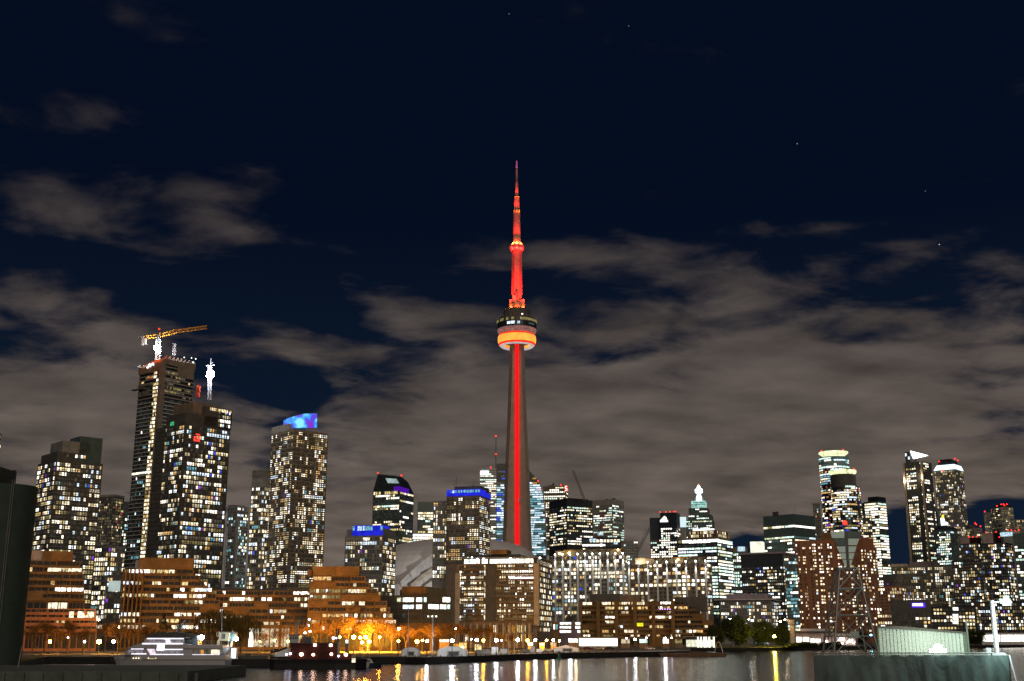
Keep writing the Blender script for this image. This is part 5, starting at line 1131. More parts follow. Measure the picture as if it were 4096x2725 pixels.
QL = [('q', 1594, 2565, 400, .42), ('w', 1708, 2565, 378, .42), ('w', 1809, 2563, 376, .55), ('w', 1906, 2561, 395, .5), ('w', 1985, 2561, 420, .55), ('w', 2071, 2560, 448, .6), ('w', 2141, 2561, 470, .55), ('w', 2213, 2561, 490, .45), ('w', 2280, 2561, 500, .6), ('w', 2540, 2558, 520, .5), ('w', 2660, 2556, 525, .62)]
for i, (k, px, row, Y, r) in enumerate(QL): lamp(k, px, row, Y, ORD[i] + ' from the left of the tall globe lamps standing along the quay edge', r, 'quay lamps')
PL = [('s', 200, 2567, 430, .55), ('v', 272, 2551, 450, .3), ('v', 338, 2567, 440, .4), ('s', 396, 2567, 438, .85), ('ww', 454, 2567, 425, .55), ('ww', 394, 2479, 500, .5), ('ww', 374, 2415, 510, .4), ('ww', 476, 2509, 470, .4), ('v', 777, 2506, 500, .35),
      ('v', 1237, 2478, 520, .35), ('v', 1235, 2503, 505, .3), ('s', 1098, 2563, 470, .4), ('s', 1152, 2566, 490, .45), ('s', 1192, 2561, 480, .4), ('s', 940, 2560, 500, .4), ('s', 1040, 2566, 480, .3), ('s', 1359, 2549, 460, .5), ('s', 1415, 2549, 470, .8), ('s', 1441, 2551, 490, .62), ('s', 1463, 2549, 480, .75), ('s', 1448, 2570, 500, .62), ('s', 1477, 2567, 495, .75), ('s', 1519, 2549, 475, .5), ('ww', 1596, 2515, 490, .5),
      ('s', 1668, 2567, 470, .75), ('s', 1690, 2562, 500, .5), ('ww', 1823, 2515, 460, .26), ('s', 1850, 2590, 470, .4), ('v', 1885, 2558, 480, .3), ('s', 1934, 2563, 470, .55), ('v', 2006, 2562, 500, .3), ('s', 2110, 2562, 530, .62), ('s', 2186, 2562, 540, .55), ('ww', 2302, 2562, 560, .55), ('ww', 2238, 2564, 550, .4), ('v', 2585, 2552, 560, .35), ('v', 2505, 2553, 560, .35), ('v', 2686, 2552, 560, .35), ('w', 2921, 2476, 840, .6), ('ww', 3011, 2482, 840, .5), ('w', 2996, 2477, 850, .4), ('ww', 3122, 2486, 840, .6), ('ww', 3140, 2480, 850, .5)]
kn = dict(s='amber', w='white', v='pale violet', ww='warm white')
cnt = {}
for (k, px, row, Y, r) in sorted(PL, key=lambda q: q[1]):
    c = cnt[k] = cnt.get(k, 0) + 1
    lamp(k, px, row, Y, '%s from the left of the %s park lamps among trees and buildings' % (ORD[c - 1], kn[k]), r, kn[k] + ' park lamps')
p = at(3097, 2546, 700); o = thing('street_lamp', 'single yellow lamp shining like a star in front of the round trees', 'street lamp', (p.x, p.y, GZ)); h = p.z - GZ
MB().lathe([(.2, 0), (.1, .8), (.09, h)], 8).obj('post', W['post'], o); lamp_light('lamp_light', (0, 1.6, h - .5), 26000, (1, .75, .06), o, .3); ico(.85).obj('globe', glow('lamp_yellow', (1, .82, .08), 110, 1, 1, sample=True), o, loc=(0, 0, h))
p = at(3484, 2541, 760); o = thing('street_lamp', 'cyan blue lamp at the right foot of the lattice beacon', 'street lamp', (p.x, p.y, GZ)); h = p.z - GZ
MB().lathe([(.2, 0), (.1, .8), (.09, h)], 8).obj('post', W['post'], o); ico(.6).obj('globe', glow('lamp_cyan', (.15, .75, 1), 45, 1, 1, sample=True), o, loc=(0, 0, h))
# tall bare flagpoles and masts along the quay
for px, Y, r0, lb in ((1631, 385, 2440, 'tall pale flagpole left of the big white tent'), (1730, 380, 2455, 'tall pale flagpole behind the big white tent'), (2034, 440, 2515, 'left of two short pale masts before the brown balcony block'), (2057, 445, 2515, 'right of two short pale masts before the brown balcony block'), (1178, 430, 2500, 'thin mast behind the red fireboat wheelhouse'), (1092, 400, 2500, 'thin mast left of the white gabled shed')):
    p = gnd(px, Y); tag(MB().lathe([(.16, 0), (.13, 2), (.07, zrow(r0, Y) - GZ), (.01, zrow(r0, Y) - GZ + .1)], 8).obj('flagpole', W['boat'], None, loc=p), lb, 'pole')
p = gnd(1727, 400); f = thing('light_mast', 'mast with a small crown of lamps in front of the dark green office block', 'light mast', p)
h = zrow(2462, 400) - GZ; MB().lathe([(.2, 0), (.1, h)], 8).tube((-1.6, 0, h - .6), (1.6, 0, h - .6), .12).tube((-1, 0, h - .2), (1, 0, h), .1).obj('mast', W['boat'], f)
for x in (-1.4, 0, 1.3): ico(.28).obj('lamp', G['white'], f, loc=(x, -.2, h - .3))

# ================================================================== BOATS
def lrow(Y): return lambda px, row: at(px, row, Y)
# white cruise boat: local x along the hull from the bow, z over the water, 1 m = 60.5 px of a close view
sx0 = xat(430, 345, 0); boat = thing('cruise_boat', 'white three deck cruise boat with lit window strips moored at the left quay', 'boat', (sx0, 345, 0))
V = lambda x, y: (x / 60.5, (815 - y) / 60.5)
mb = MB(); n = 16; BW = 4.0
secs = []
for i in range(n + 1):
    q = i / n; x = 1.4 + (34.2 - 1.4) * q; w_ = BW * min(1, (q * 3.2 + .04)) ** .75; secs.append((x, w_))
prof = [(-.9, .80), (0.0, .90), (1.3, .97), (2.9, 1.0)]
for (xa, wa), (xb, wb) in zip(secs, secs[1:]):
    for (za, ka), (zb_, kb) in zip(prof, prof[1:]):
        sh = lambda x, z: x + max(0, (6 - x)) * .30 * (2.9 - z) / 2.9
        for sgn in (-1, 1):
            f = [(sh(xa, za), sgn * wa * ka, za), (sh(xb, za), sgn * wb * ka, za), (sh(xb, zb_), sgn * wb * kb, zb_), (sh(xa, zb_), sgn * wa * kb, zb_)]
            mb.face(f if sgn < 0 else f[::-1])
    mb.face([(xa, -wa, 2.85), (xb, -wb, 2.85), (xb, wb, 2.85), (xa, wa, 2.85)])
mb.face([(34.2, -BW, 2.9), (34.2, BW, 2.9), (34.2, BW * .8, -.9), (34.2, -BW * .8, -.9)]); HUL = mb.obj('hull', W['boat'], boat)
MB().box(1.9, 34.3, -BW - .06, -BW + .1, 1.55, 1.68).obj('rubbing_strake', W['dark'], boat)
def slabp(name, pts, mat, y0=-3.8, y1=3.8): return MB().extrude_y([V(*p) for p in pts][::-1], y0, y1).obj(name, mat, boat)
MAD = slabp('main_deckhouse', [(330, 640), (400, 530), (2020, 530), (1960, 640)], W['boat'], -3.5, 3.5)
slabp('upper_bulwark', [(370, 528), (600, 445), (1340, 445), (1480, 470), (2010, 470), (2010, 530)], W['boat'], -3.9, 3.9)
UPD = slabp('upper_deckhouse', [(640, 446), (690, 352), (1330, 352), (1340, 446)], W['boat'], -3.1, 3.1)
slabp('aft_wall', [(1340, 470), (1345, 360), (1560, 360), (1560, 470)], W['gdark'], -2.8, 2.8)
slabp('canopy_roof', [(640, 352), (800, 268), (1180, 258), (1560, 325), (1560, 352)], W['dark'], -3.6, 3.6)
mb = MB(); a = V(1150, 262); c = V(1285, 55); mb.tube((a[0], -1.4, a[1]), (c[0], -.2, c[1]), .35, .15, 6); mb.tube((a[0], 1.4, a[1]), (c[0], .2, c[1]), .35, .15, 6); e = V(1230, 140); mb.tube((e[0] - 1.2, -1.2, e[1]), (e[0] + 2.0, 1.2, e[1] + .3), .12, n=5); mb.obj('radar_mast', W['grey'], boat)
STR = glow('led_strip', (.93, .88, 1), 1.5, .8, 1.2, sample=False); BWIN = glow('saloon_window', (.9, .78, .9), .30, .2, 1.4, 1.5)
def strip(x0, x1, y0, y1, yy): (a, z1), (c, z0) = V(x0, y0), V(x1, y1); MB().box(a, c, yy - .06, yy, z0, z1).obj('light_strip', STR, boat)
strip(700, 1330, 358, 377, -3.1); strip(640, 1335, 440, 462, -3.9); strip(450, 662, 532, 546, -3.5); strip(460, 716, 612, 627, -3.52); strip(880, 1330, 538, 556, -3.5); strip(780, 1345, 622, 636, -3.52); strip(1500, 1960, 628, 636, -3.5)
MB().box(V(900, 0)[0], V(1018, 0)[0], -3.98, -3.9, V(0, 560)[1], V(0, 462)[1]).obj('light_panel', glow('light_panel', (.85, .92, 1), 4, .8, 1.2), boat)
MB().extrude_y([V(720, 538), V(850, 538), V(880, 632), V(790, 632)][::-1], -3.6, -3.5).obj('light_panel', glow('saloon_glow', (1, .85, .95), 1.1, .5, 1.2), boat)
slabp('light_panel', [(990, 378), (1090, 378), (1120, 440), (1040, 440)], STR, -3.16, -3.1)
fw = [(755 + 70 * i, 835 - 25 + 70 * i - 0, 380, 432, -3.1) for i in range(4)] + [(1110 + 66 * i, 1160 + 66 * i, 382, 434, -3.1) for i in range(3)] + [(905 + 72 * i, 960 + 72 * i, 560, 606, -3.5) for i in range(6)] + [(410 + 62 * i, 462 + 62 * i, 550, 606, -3.5) for i in range(4)]
for (x0, x1, y0, y1, yy) in fw:
    (a, z1), (c, z0) = V(x0, y0), V(x1, y1); mb = MB(); k = 8; m_ = (a + c) / 2; w_ = (c - a) / 2
    pts = [(a, z0), (c, z0)] + [(m_ + w_ * cos(pi * i / k), z1 - w_ * .6 + w_ * .6 * sin(pi * i / k)) for i in range(k + 1)]
    mb.extrude_y(pts, yy - .09, yy - .02); mb.obj('window', BWIN, UPD if yy > -3.3 else MAD)
for (x0, x1, m) in ((1505, 1540, 'dim'), (1560, 1580, 'dim'), (1590, 1610, 'dim'), (1640, 1690, 'orange'), (1690, 1810, 'dim'), (1820, 1925, 'cream'), (1935, 1965, 'cream')):
    (a, z1), (c, z0) = V(x0, 552), V(x1, 622); MB().box(a, c, -3.58, -3.5, z0, z1).obj('window', G[m], MAD)
for x0 in (510, 555, 600, 765, 888): a, z_ = V(x0, 690); ico(.22).obj('porthole', G['cream'], HUL, loc=(a, -BW - .0, z_))
MB().box(V(785, 0)[0], V(875, 0)[0], -BW - .08, -BW, V(0, 703)[1], V(0, 694)[1]).obj('porthole', G['yellow'], HUL)
a, z_ = V(1635, 350); ico(.75).obj('floodlight', glow('boat_flood', (.75, .9, 1), 120, 1, 1, sample=True), boat, loc=(a, -3.3, z_))
mb = MB()
for i in range(24): x = 15.5 + i * .72; mb.tube((x, -3.85, 5.7), (x, -3.85, 6.8), .03, n=4)
mb.tube((15.5, -3.85, 6.8), (32.5, -3.85, 6.8), .05, n=4); mb.obj('guard_rail', W['steel'], boat)
# work boat with the cream cabin high on a mast
p = gnd(905, 352, 0); wb = thing('work_boat', 'dark work boat with a cream cabin raised on posts and a thin mast', 'boat', (p.x, 352, 0)); A2 = lambda px, row: at(px, row, 352) - Vector((p.x, 352, 0))
mb = MB(); mb.prism([(-1.5, -2.4), (8, -2.6), (14, -1.6), (15.5, 0), (14, 2), (-1.5, 2.4)], -.6, 1.7); mb.obj('hull', W['black'], wb)
q0, q1 = A2(880, 2564), A2(924, 2531); MB().box(q0.x, q1.x, -1.6, 1.2, q0.z, q1.z).obj('cabin', wall('cabin_cream', (.55, .50, .33), .6), wb); MB().box(q0.x - .2, A2(948, 2527).x, -1.9, 1.5, q1.z, q1.z + .22).obj('cabin_roof', W['conc'], wb); MB().box(q1.x, A2(946, 2560).x, -1.2, 1, q0.z, q1.z - .2).obj('cabin_annex', W['teal'], wb)
q2, q3 = A2(891, 2556), A2(906, 2535); MB().box(q2.x, q3.x, -1.68, -1.6, q2.z, q3.z).obj('window', GL, wb)
mb = MB(); [mb.tube((x, y, 1.7), (x, y, q0.z), .14, n=5) for x in (q0.x + .3, q1.x - .3) for y in (-1.3, 1)]; mb.obj('support_post', W['steel'], wb)
MB().tube((A2(887, 2560).x, -.4, q1.z), (A2(889, 2424).x, -.4, A2(889, 2424).z), .11, .05, 5).obj('mast', W['boat'], wb)
a = A2(946, 2556); ico(.6).obj('floodlight', glow('boat_flood', (.75, .9, 1), 120), wb, loc=(a.x + .3, -1.9, a.z)); 
q0, q1 = A2(928, 2632), A2(950, 2596); MB().box(q0.x, q1.x, -1.5, 1.0, 1.7, q1.z + .3).obj('deckhouse', W['boat'], wb); MB().box(q0.x + .1, q1.x - .1, -1.6, -1.5, q0.z, q1.z).obj('door', glow('doorway_light', (.75, .92, 1), 6, .5, 1.2, sample=True), wb)
q0, q1 = A2(896, 2643), A2(928, 2641); MB().box(q0.x, q1.x, -2.75, -2.6, 1.45, 1.65).obj('light_strip', glow('yellow_strip', (1, .85, .02), 1.6, 1, 1), wb)
# red fireboat
p = gnd(1085, 314, 0); fb = thing('fireboat', 'red deckhouse fireboat with a black hull, twin funnels and glaring deck lamps', 'boat', (p.x, 314, 0)); F = lambda x, y: (x / 68.0, (890 - y) / 68.0)
mb = MB(); hp = [(0, -2.3), (1.2, -3), (17, -3.1), (22, -2.2), (24.5, 0), (22, 2.2), (17, 3.1), (0, 2.8)]; mb.prism(hp, -.6, 1.2); mb.prism(hp, 1.2, 2.3, 0, [(x * 1.01, y * 1.05) for x, y in hp]); mb.obj('hull', W['black'], fb)
def fbx(name, x0, x1, y0, y1, d0, d1, mat): (a, z1), (c, z0) = F(x0, y0), F(x1, y1); return MB().box(a, c, d0, d1, z0, z1).obj(name, mat, fb)
fbx('lower_deckhouse', 350, 1420, 635, 735, -2.6, 2.4, W['red']); fbx('deckhouse', 345, 1165, 462, 634, -2.0, 2.0, W['red']); fbx('upper_deck', 320, 1180, 452, 466, -2.5, 2.3, W['dark'])
WHL = fbx('wheelhouse', 315, 475, 335, 452, -1.6, 1.4, W['boat']); fbx('wheelhouse_roof', 295, 500, 312, 335, -1.8, 1.6, W['grey']); fbx('cabin', 560, 690, 350, 452, -1.3, 1.2, W['dark'])
for x in (330, 372, 414, 448): fbx('window', x, x + 26, 356, 392, -1.68, -1.6, GL).parent = WHL
fbx('window', 470, 522, 325, 388, -1.2, -1.1, G['yellow'])
for x in (1113, 1150): fbx('funnel', x, x + 20, 212, 455, -.5, .5, W['black'])
fbx('funnel_cap', 1150, 1192, 212, 226, -.5, .5, W['black'])
mb = MB(); lattice(mb, (F(410, 0)[0], 0, F(0, 312)[1]), (F(428, 0)[0], 0, F(0, 60)[1]), .7, 7, .06); mb.tube((F(538, 0)[0], 0, F(0, 350)[1]), (F(540, 0)[0], 0, F(0, 40)[1]), .07, n=5); mb.obj('mast', W['steel'], fb)
BL_ = glow('deck_lamp', (1, .62, .45), 16, 1, 1, sample=True); BLV = glow('deck_lamp_violet', (.85, .78, 1), 14, 1, 1, sample=True)
for x, y, r, m, d in ((775, 492, .42, BL_, -2.3), (1052, 496, .42, BL_, -2.3), (552, 650, .5, BL_, -3.0), (760, 655, .36, BL_, -3.0), (1075, 645, .36, BL_, -3.0), (1330, 655, .46, BL_, -3.0), (360, 640, .3, BLV, -3.0), (295, 650, .26, BLV, -3.0), (1205, 678, .26, BLV, -3.2), (585, 285, .3, BLV, -1.6), (672, 262, .3, BLV, -1.6), (1085, 375, .34, BLV, -1.4), (1132, 375, .2, BLV, -1.2)):
    a, z_ = F(x, y); ico(r).obj('deck_lamp', m, fb, loc=(a, d, z_))
fbx('open_hatch', 1440, 1500, 715, 785, -3.3, -3.2, G['cream'])
# black barge left of the fireboat, and low tour boats right of it
p = gnd(962, 330, 0); mb = MB(); mb.prism([(-1, -3), (8.6, -3), (9.2, -1.4), (9.2, 3), (-1, 3)], -.6, 2.1); bar = thing('barge', 'black flat barge between the work boat and the red fireboat', 'barge', (p.x, 330, 0)); mb.obj('hull', W['black'], bar)
MB().box(.5, 7.5, -2, 2, 2.1, 2.9).box(1.5, 3, -1.5, 1, 2.9, 3.5).obj('deck_cargo', W['dark'], bar)
def sailboat(px, Y, ln, label, hcol, row=None, mast=9):
    p = gnd(px, Y, 0); s = thing('moored_boat', label, 'boat', (p.x, Y, 0)); mb = MB(); h = ln / 2
    mb.prism([(-h, -1), (h * .5, -1.3), (h, 0), (h * .5, 1.3), (-h, 1)], -.3, 1.1, 0, [(-h, -1.2), (h * .55, -1.5), (h * 1.1, 0), (h * .55, 1.5), (-h, 1.2)]); mb.obj('hull', hcol, s)
    mb = MB(); mb.prism([(-h * .6, -.9), (h * .3, -.9), (h * .3, .9), (-h * .6, .9)], 1.1, 2.1, 0, [(-h * .55, -.8), (h * .1, -.8), (h * .1, .8), (-h * .55, .8)]); mb.obj('cabin', W['boat'], s)
    MB().box(-h * .45, h * .05, -.95, -.82, 1.4, 1.8).obj('window', GL, s)
    if mast: MB().tube((0, 0, 1.1), (0, 0, mast), .07, .04, 5).tube((0, 0, 2.3), (-h * .8, 0, 2.4), .06, n=5).obj('mast', W['boat'], s)
sailboat(1420, 322, 7, 'small pale boat with blue lit rigging just right of the red fireboat', W['boat'], mast=5)
sailboat(1478, 326, 6, 'small dark boat second right of the red fireboat', W['navy'], mast=4)
for px, zz_, m in ((1378, 5.6, 'ice'), (1398, 4.6, 'blue'), (1443, 3.6, 'ice')): pass

# ================================================================== THINGS ON THE QUAY
def tentthing(px0, px1, Y, r0, label, curved=True):
    a, c = gnd(px0, Y), gnd(px1, Y); s = thing('event_tent', label, 'tent', ((a.x + c.x) / 2, Y, GZ)); w2 = (c.x - a.x) / 2; h = zrow(r0, Y) - GZ
    n = 14; pts = [(-w2, 0)] + ([(w2 * -cos(pi * i / n), h * (.42 + .58 * sin(pi * i / n))) for i in range(n + 1)] if curved else [(-w2, h * .5), (0, h), (w2, h * .5)]) + [(w2, 0)]
    MB().extrude_y(pts[::-1], 0, 7).obj('canopy', W['tent'], s)
    MB().box(-w2 * .25, w2 * .45, -.08, 0, .1, h * .5).obj('opening', W['dark'], s)
    mb = MB(); [mb.tube((x, -.12, 0), (x, -.12, h * .6), .07, n=5) for x in (-w2 * .95, -w2 * .3, w2 * .5, w2 * .95)]; mb.obj('pole', W['steel'], s)
tentthing(1604, 1674, 392, 2590, 'smaller domed grey tent on the quay beside the amber globe lamp')
tentthing(1748, 1868, 386, 2586, 'big white domed tent on the quay under the brightest globe lamp')
tentthing(2214, 2316, 500, 2581, 'peaked pale tent on the quay left of the glass shopfront pavilion', False)
WB = W['tent']
for px0, px1, Y, r0, lb in ((1966, 1992, 425, 2589, 'tall white booth left of the two white containers on the quay'), (2001, 2029, 432, 2596, 'white container on the quay right of the tall white booth'), (2121, 2142, 470, 2586, 'tall white booth glowing beside the right white container'), (2147, 2170, 474, 2596, 'white container on the quay left of the peaked pale tent'), (1905, 1960, 425, 2600, 'long grey container on the quay left of the tall white booth'), (2085, 2120, 462, 2598, 'grey box trailer on the quay left of the glowing white booth')):
    a, c = gnd(px0, Y), gnd(px1, Y); h = zrow(r0, Y) - GZ; s = thing('container', lb, 'container', (a.x, Y, GZ)); wd = c.x - a.x
    mt_ = W['grey'] if 'grey' in lb else WB
    mb = MB(); mb.box(0, wd, 0, 2.4, .15, h); [mb.box(wd * i / 8 - .04, wd * i / 8 + .04, -.05, 0, .2, h - .05) for i in range(1, 8)]; mb.obj('body', mt_, s); MB().box(-.05, wd + .05, -.08, 2.45, h, h + .08).obj('lid', W['steel'], s); MB().box(.1, wd - .1, .2, 2.2, 0, .15).obj('skid', W['dark'], s)
a, c = gnd(1098, 380), gnd(1150, 380); s = thing('boat_shed', 'white gabled shed with a black roof left of the red fireboat', 'shed', (a.x, 380, GZ)); wd = c.x - a.x; h = zrow(2590, 380) - GZ
MB().extrude_y([(0, 0), (0, h * .35), (wd, h * .92), (wd, 0)][::-1], 0, 5).obj('wall', W['tent'], s); MB().extrude_y([(-1.5, h * .35), (-1.5, h * .45), (wd, h * 1.1), (wd, h * .93)][::-1], -.3, 5.3).obj('roof', W['black'], s)
# railing along the promenade: nearest stretch, posts and rail in one run
for i in range(2, 7):
    p, q = Q[i], Q[i + 1]; n = max(2, int((q - p).length / 4)); mb = MB()
    for k in range(n + 1): v = p + (q - p) * (k / n); mb.box(v.x - .12, v.x + .12, v.y + .6, v.y + .84, GZ, GZ + .55)
    o = mb.obj('mooring_bollards', W['black'], None); o['kind'] = 'stuff'; tag(o, 'row of small black bollards along the quay edge, stretch %s from the left' % ORD[i - 2], 'bollards')
def kiosk(px0, px1, r0, r1, Y, m, label):
    a, c = gnd(px0, Y), gnd(px1, Y); k = thing('kiosk', label, 'kiosk', (a.x, Y, GZ)); wd = c.x - a.x; z0, z1 = max(.4, zrow(r1, Y) - GZ), zrow(r0, Y) - GZ
    MB().box(0, wd, 0, 2.6, 0, z1).obj('wall', W['brown'], k); MB().box(.08, wd - .08, -.06, 0, z0, z1 - .12).obj('window', G[m], k); MB().box(-.3, wd + .3, -.9, 2.8, z1, z1 + .14).obj('roof', W['dark'], k)
for q_ in ((1757, 1796, 2558, 2568, 500, 'white', 'kiosk with a long white lit front left of the tallest quay lamp'), (1898, 1927, 2576, 2602, 445, 'yellow', 'small kiosk glowing deep yellow between the quay lamps'), (1812, 1838, 2574, 2592, 470, 'orange', 'orange lit hut behind the big white tent'), (1840, 1866, 2572, 2592, 480, 'yellow', 'yellow lit hut right of the orange lit hut behind the big tent'),
           (1380, 1393, 2558, 2574, 450, 'cool', 'narrow white lit booth among the glowing central park lamps'), (2110, 2132, 2570, 2582, 540, 'white', 'white lit patio bar below the brown balcony block'), (2158, 2178, 2572, 2582, 545, 'cream', 'cream lit patio bar right of the white lit patio bar'), (2203, 2226, 2570, 2584, 550, 'soft', 'dim lit patio bar left of the peaked tent'), (2275, 2312, 2554, 2570, 600, 'white', 'brilliant white lit entrance hut left of the glass shopfront pavilion'),
           (2558, 2590, 2556, 2572, 640, 'mint', 'mint lit shop bay under the brown terrace, left one'), (2652, 2676, 2556, 2574, 640, 'white', 'white lit shop bay under the brown terrace right half'), (2700, 2730, 2556, 2574, 650, 'olive', 'dim lit shop bay left of the cream column pavilion'), (2485, 2520, 2556, 2574, 640, 'soft', 'soft lit shop bay right of the blazing glass pavilion')): kiosk(*q_)
def car(px, Y, label, col, lit='white', grp='cars parked along the promenade'):
    a = gnd(px, Y); c = thing('parked_car', label, 'car', (a.x, Y, GZ), R.uniform(-.1, .1), grp)
    mb = MB(); mb.extrude_y([(-2.1, .3), (2.1, .3), (2.1, .8), (1.2, .95), (.7, 1.45), (-1.2, 1.45), (-1.9, .95), (-2.1, .9)], 0, 1.75); mb.obj('body', col, c); MB().extrude_y([(-1.1, 1.0), (1.0, 1.0), (.6, 1.38), (-1.05, 1.38)], -.03, 1.78).obj('window', GLD, c)
    for x in (-1.35, 1.3): MB().tube((x, -.04, .34), (x, 1.79, .34), .34, n=12).obj('wheel', W['black'], c)
    for x in (-.4, .4): ico(.17).obj('headlight', G[lit], c, loc=(2.1, .87 + x, .65)) if lit == 'white' else ico(.15).obj('tail_light', G['red'], c, loc=(-2.1, .87 + x, .75))
for px, Y, lb, m_, lt in ((2196, 498, 'silver car with white headlights left of the peaked pale tent', 'steel', 'white'), (1105, 470, 'dark car with red tail lights left of the fireboat mast', 'black', 'red'), (1138, 472, 'white car behind the white gabled shed', 'boat', 'white'), (2350, 560, 'dark red car in front of the blazing glass pavilion', 'red', 'red'), (2395, 565, 'grey car in front of the blazing glass pavilion', 'grey', 'white'), (2440, 570, 'black car right of the grey car before the glass pavilion', 'black', 'red'), (2600, 560, 'pale car below the brown terrace', 'boat', 'white'), (3240, 800, 'white van like car before the ferry terminal', 'boat', 'white')): car(px, Y, lb, W[m_], lt)
# channel marker and fountain jets
p = wl(2236, 2638); p.y -= 2; mk = thing('channel_marker', 'small green buoy floating in front of the quay below the peaked tent', 'buoy', (p.x, p.y, 0))
MB().lathe([(.9, -.3), (1.0, .5), (.5, .7), (.45, 2.6), (.1, 3.0)], 12).obj('buoy_body', wall('buoy_green', (.02, .16, .12), .5), mk); MB().lathe([(.5, 2.0), (.75, 2.0), (.75, 2.5), (.5, 2.6)], 12).obj('collar', W['dark'], mk)
jm, t, bs = base_mat('fountain_water'); bs.inputs['Base Color'].default_value = (.7, .75, .8, 1); bs.inputs['Roughness'].default_value = .4
ja, jb, jc = at(2860, 2602, 560), at(2880, 2565, 556), at(2893, 2620, 552); mb = MB(); pts = []
for i in range(15): q = i / 14; pts.append(Vector((ja.x + (jc.x - ja.x) * q, ja.y - 8 * q, 1.3 * (1 - q) + .1 + 4 * q * (1 - q) * (jb.z - 1.0))))
for u, v in zip(pts, pts[1:]): mb.tube(u, v, .10, n=5)
tag(mb.obj('fountain_jet', jm, None), 'thin white arching water jet at the end of the timber dock', 'fountain')
# low white canopy on the lawn
a = gnd(3020, 745); s = thing('parked_bus', 'low pale bus with lit windows parked on the lawn right of the big round tree', 'bus', (a.x, 745, GZ)); MB().box(0, 9, 0, 2.4, .5, 2.9).obj('body', W['boat'], s); MB().box(.4, 8.6, -.06, 0, 1.6, 2.5).obj('window', G['ice'], s)
for x in (1.6, 7.2): MB().tube((x, -.1, .5), (x, .3, .5), .5, n=12).obj('wheel', W['black'], s)

# ================================================================== NEAR RIGHT PIER
NY = 92.0; DZ = 4.2
xl_, xr_ = xat(3258, NY, 6.4), xat(4036, NY, 6.4); ft = zrow(2622, NY)
DCK = wall('pier_deck', (.16, .17, .16), scale=.5)
pd = thing('concrete_wharf', 'raised concrete wharf block carrying the shed at bottom right', 'wharf', (xl_, NY, 0)); MB().prism([(0, .25), (xr_ - xl_ + .3, .25), (xr_ - xl_ + .3, 42), (xl_ * 42.25 / NY + .4, 42)], -3, DZ).obj('deck', DCK, pd)
fe = thing('tarp_fence', 'dark green tarpaulin screened fence along the near wharf edge', 'fence', (xl_, NY, DZ)); FW = xr_ - xl_; FH = ft - DZ
tm, t, bs = base_mat('tarpaulin'); tcn = t.nodes.new('ShaderNodeTexCoord'); mp_ = t.nodes.new('ShaderNodeMapping'); mp_.inputs['Scale'].default_value = (.5, 1, .22); t.links.new(tcn.outputs['Object'], mp_.inputs[0])
n_ = t.nodes.new('ShaderNodeTexNoise'); n_.inputs['Scale'].default_value = 1.3; n_.inputs['Detail'].default_value = 6; n_.inputs['Distortion'].default_value = .8; t.links.new(mp_.outputs[0], n_.inputs['Vector'])
rp = t.nodes.new('ShaderNodeValToRGB'); rp.color_ramp.elements[0].position = .35; rp.color_ramp.elements[0].color = (.028, .050, .049, 1); rp.color_ramp.elements[1].position = .7; rp.color_ramp.elements[1].color = (.10, .15, .145, 1); t.links.new(n_.outputs[0], rp.inputs[0]); t.links.new(rp.outputs[0], bs.inputs['Base Color'])
bs.inputs['Roughness'].default_value = .55; bp = t.nodes.new('ShaderNodeBump'); bp.inputs['Strength'].default_value = .8; bp.inputs['Distance'].default_value = .25; t.links.new(n_.outputs[0], bp.inputs['Height']); t.links.new(bp.outputs[0], bs.inputs['Normal'])
mb = MB(); nx, nz = 90, 10
gf = lambda i, j: (FW * i / nx, -.06 - .05 * sin(i * 1.1 + j * .4) * (1 - j / nz) - .09 * abs(sin(pi * i / 15)) * sin(pi * j / nz), -1.2 + (FH + 1.2) * j / nz - (.05 * abs(sin(pi * i / 7.5)) if j == nz else 0))
for i in range(nx):
    for j in range(nz): mb.face([gf(i, j), gf(i + 1, j), gf(i + 1, j + 1), gf(i, j + 1)])
for i in range(nx): a, c = gf(i, nz), gf(i + 1, nz); mb.face([a, c, (c[0], .04, c[2]), (a[0], .04, a[2])])
mb.obj('tarpaulin', tm, fe, True)
me = MB().tube((0, .12, -1.0), (0, .12, FH + .04), .05, n=8).mesh('fence_post', W['steel'])
for i in range(7): link('fence_post', me, fe, (FW * i / 6, 0, 0))
MB().tube((0, .12, FH + .02), (FW, .12, FH + .02), .045, n=6).tube((0, 0.16, FH + .17), (FW * .93, .16, FH + .17), .05, n=6).obj('top_rail', W['steel'], fe)
MB().tube((FW + .02, -.03, FH + .02), (FW + .10, -1.5, -1.5), .06, n=8).obj('end_post', W['boat'], fe)
# shed
HY = 99.0; xa, xb = xat(3524, HY, 6), xat(3864, HY, 6); za, zb_ = zrow(2513, HY), zrow(2534, HY)
fh_ = atan((3524 - CX) / FP) - .02; kb = xb / HY; wd = (kb * HY - xa) / (cos(fh_) + kb * sin(fh_)); zb_ = zrow(2534, HY - wd * sin(fh_))
sh = thing('metal_shed', 'pale green corrugated metal shed with a sloping dark roof on the near wharf', 'shed', (xa, HY, DZ), -fh_)
mb = MB(); k = 23
for i in range(k):
    u0, u1 = wd * i / k, wd * (i + 1) / k; zt = lambda u: za - DZ + (zb_ - za) * u / wd
    mb.extrude_y([(u0, 0), (u1 - .07, 0), (u1 - .07, zt(u1)), (u0, zt(u0))], 0, 5); mb.extrude_y([(u1 - .07, 0), (u1, 0), (u1, zt(u1)), (u1 - .07, zt(u1))], .07, 5)
mb.obj('wall', W['shed'], sh); MB().extrude_y([(-.12, za - DZ), (wd + .25, zb_ - DZ), (wd + .25, zb_ - DZ + .10), (wd * .25, zb_ - DZ + .58), (-.12, za - DZ + .16)], -.25, 5.2).obj('roof', wall('shed_roof', (.10, .095, .08), .7), sh)
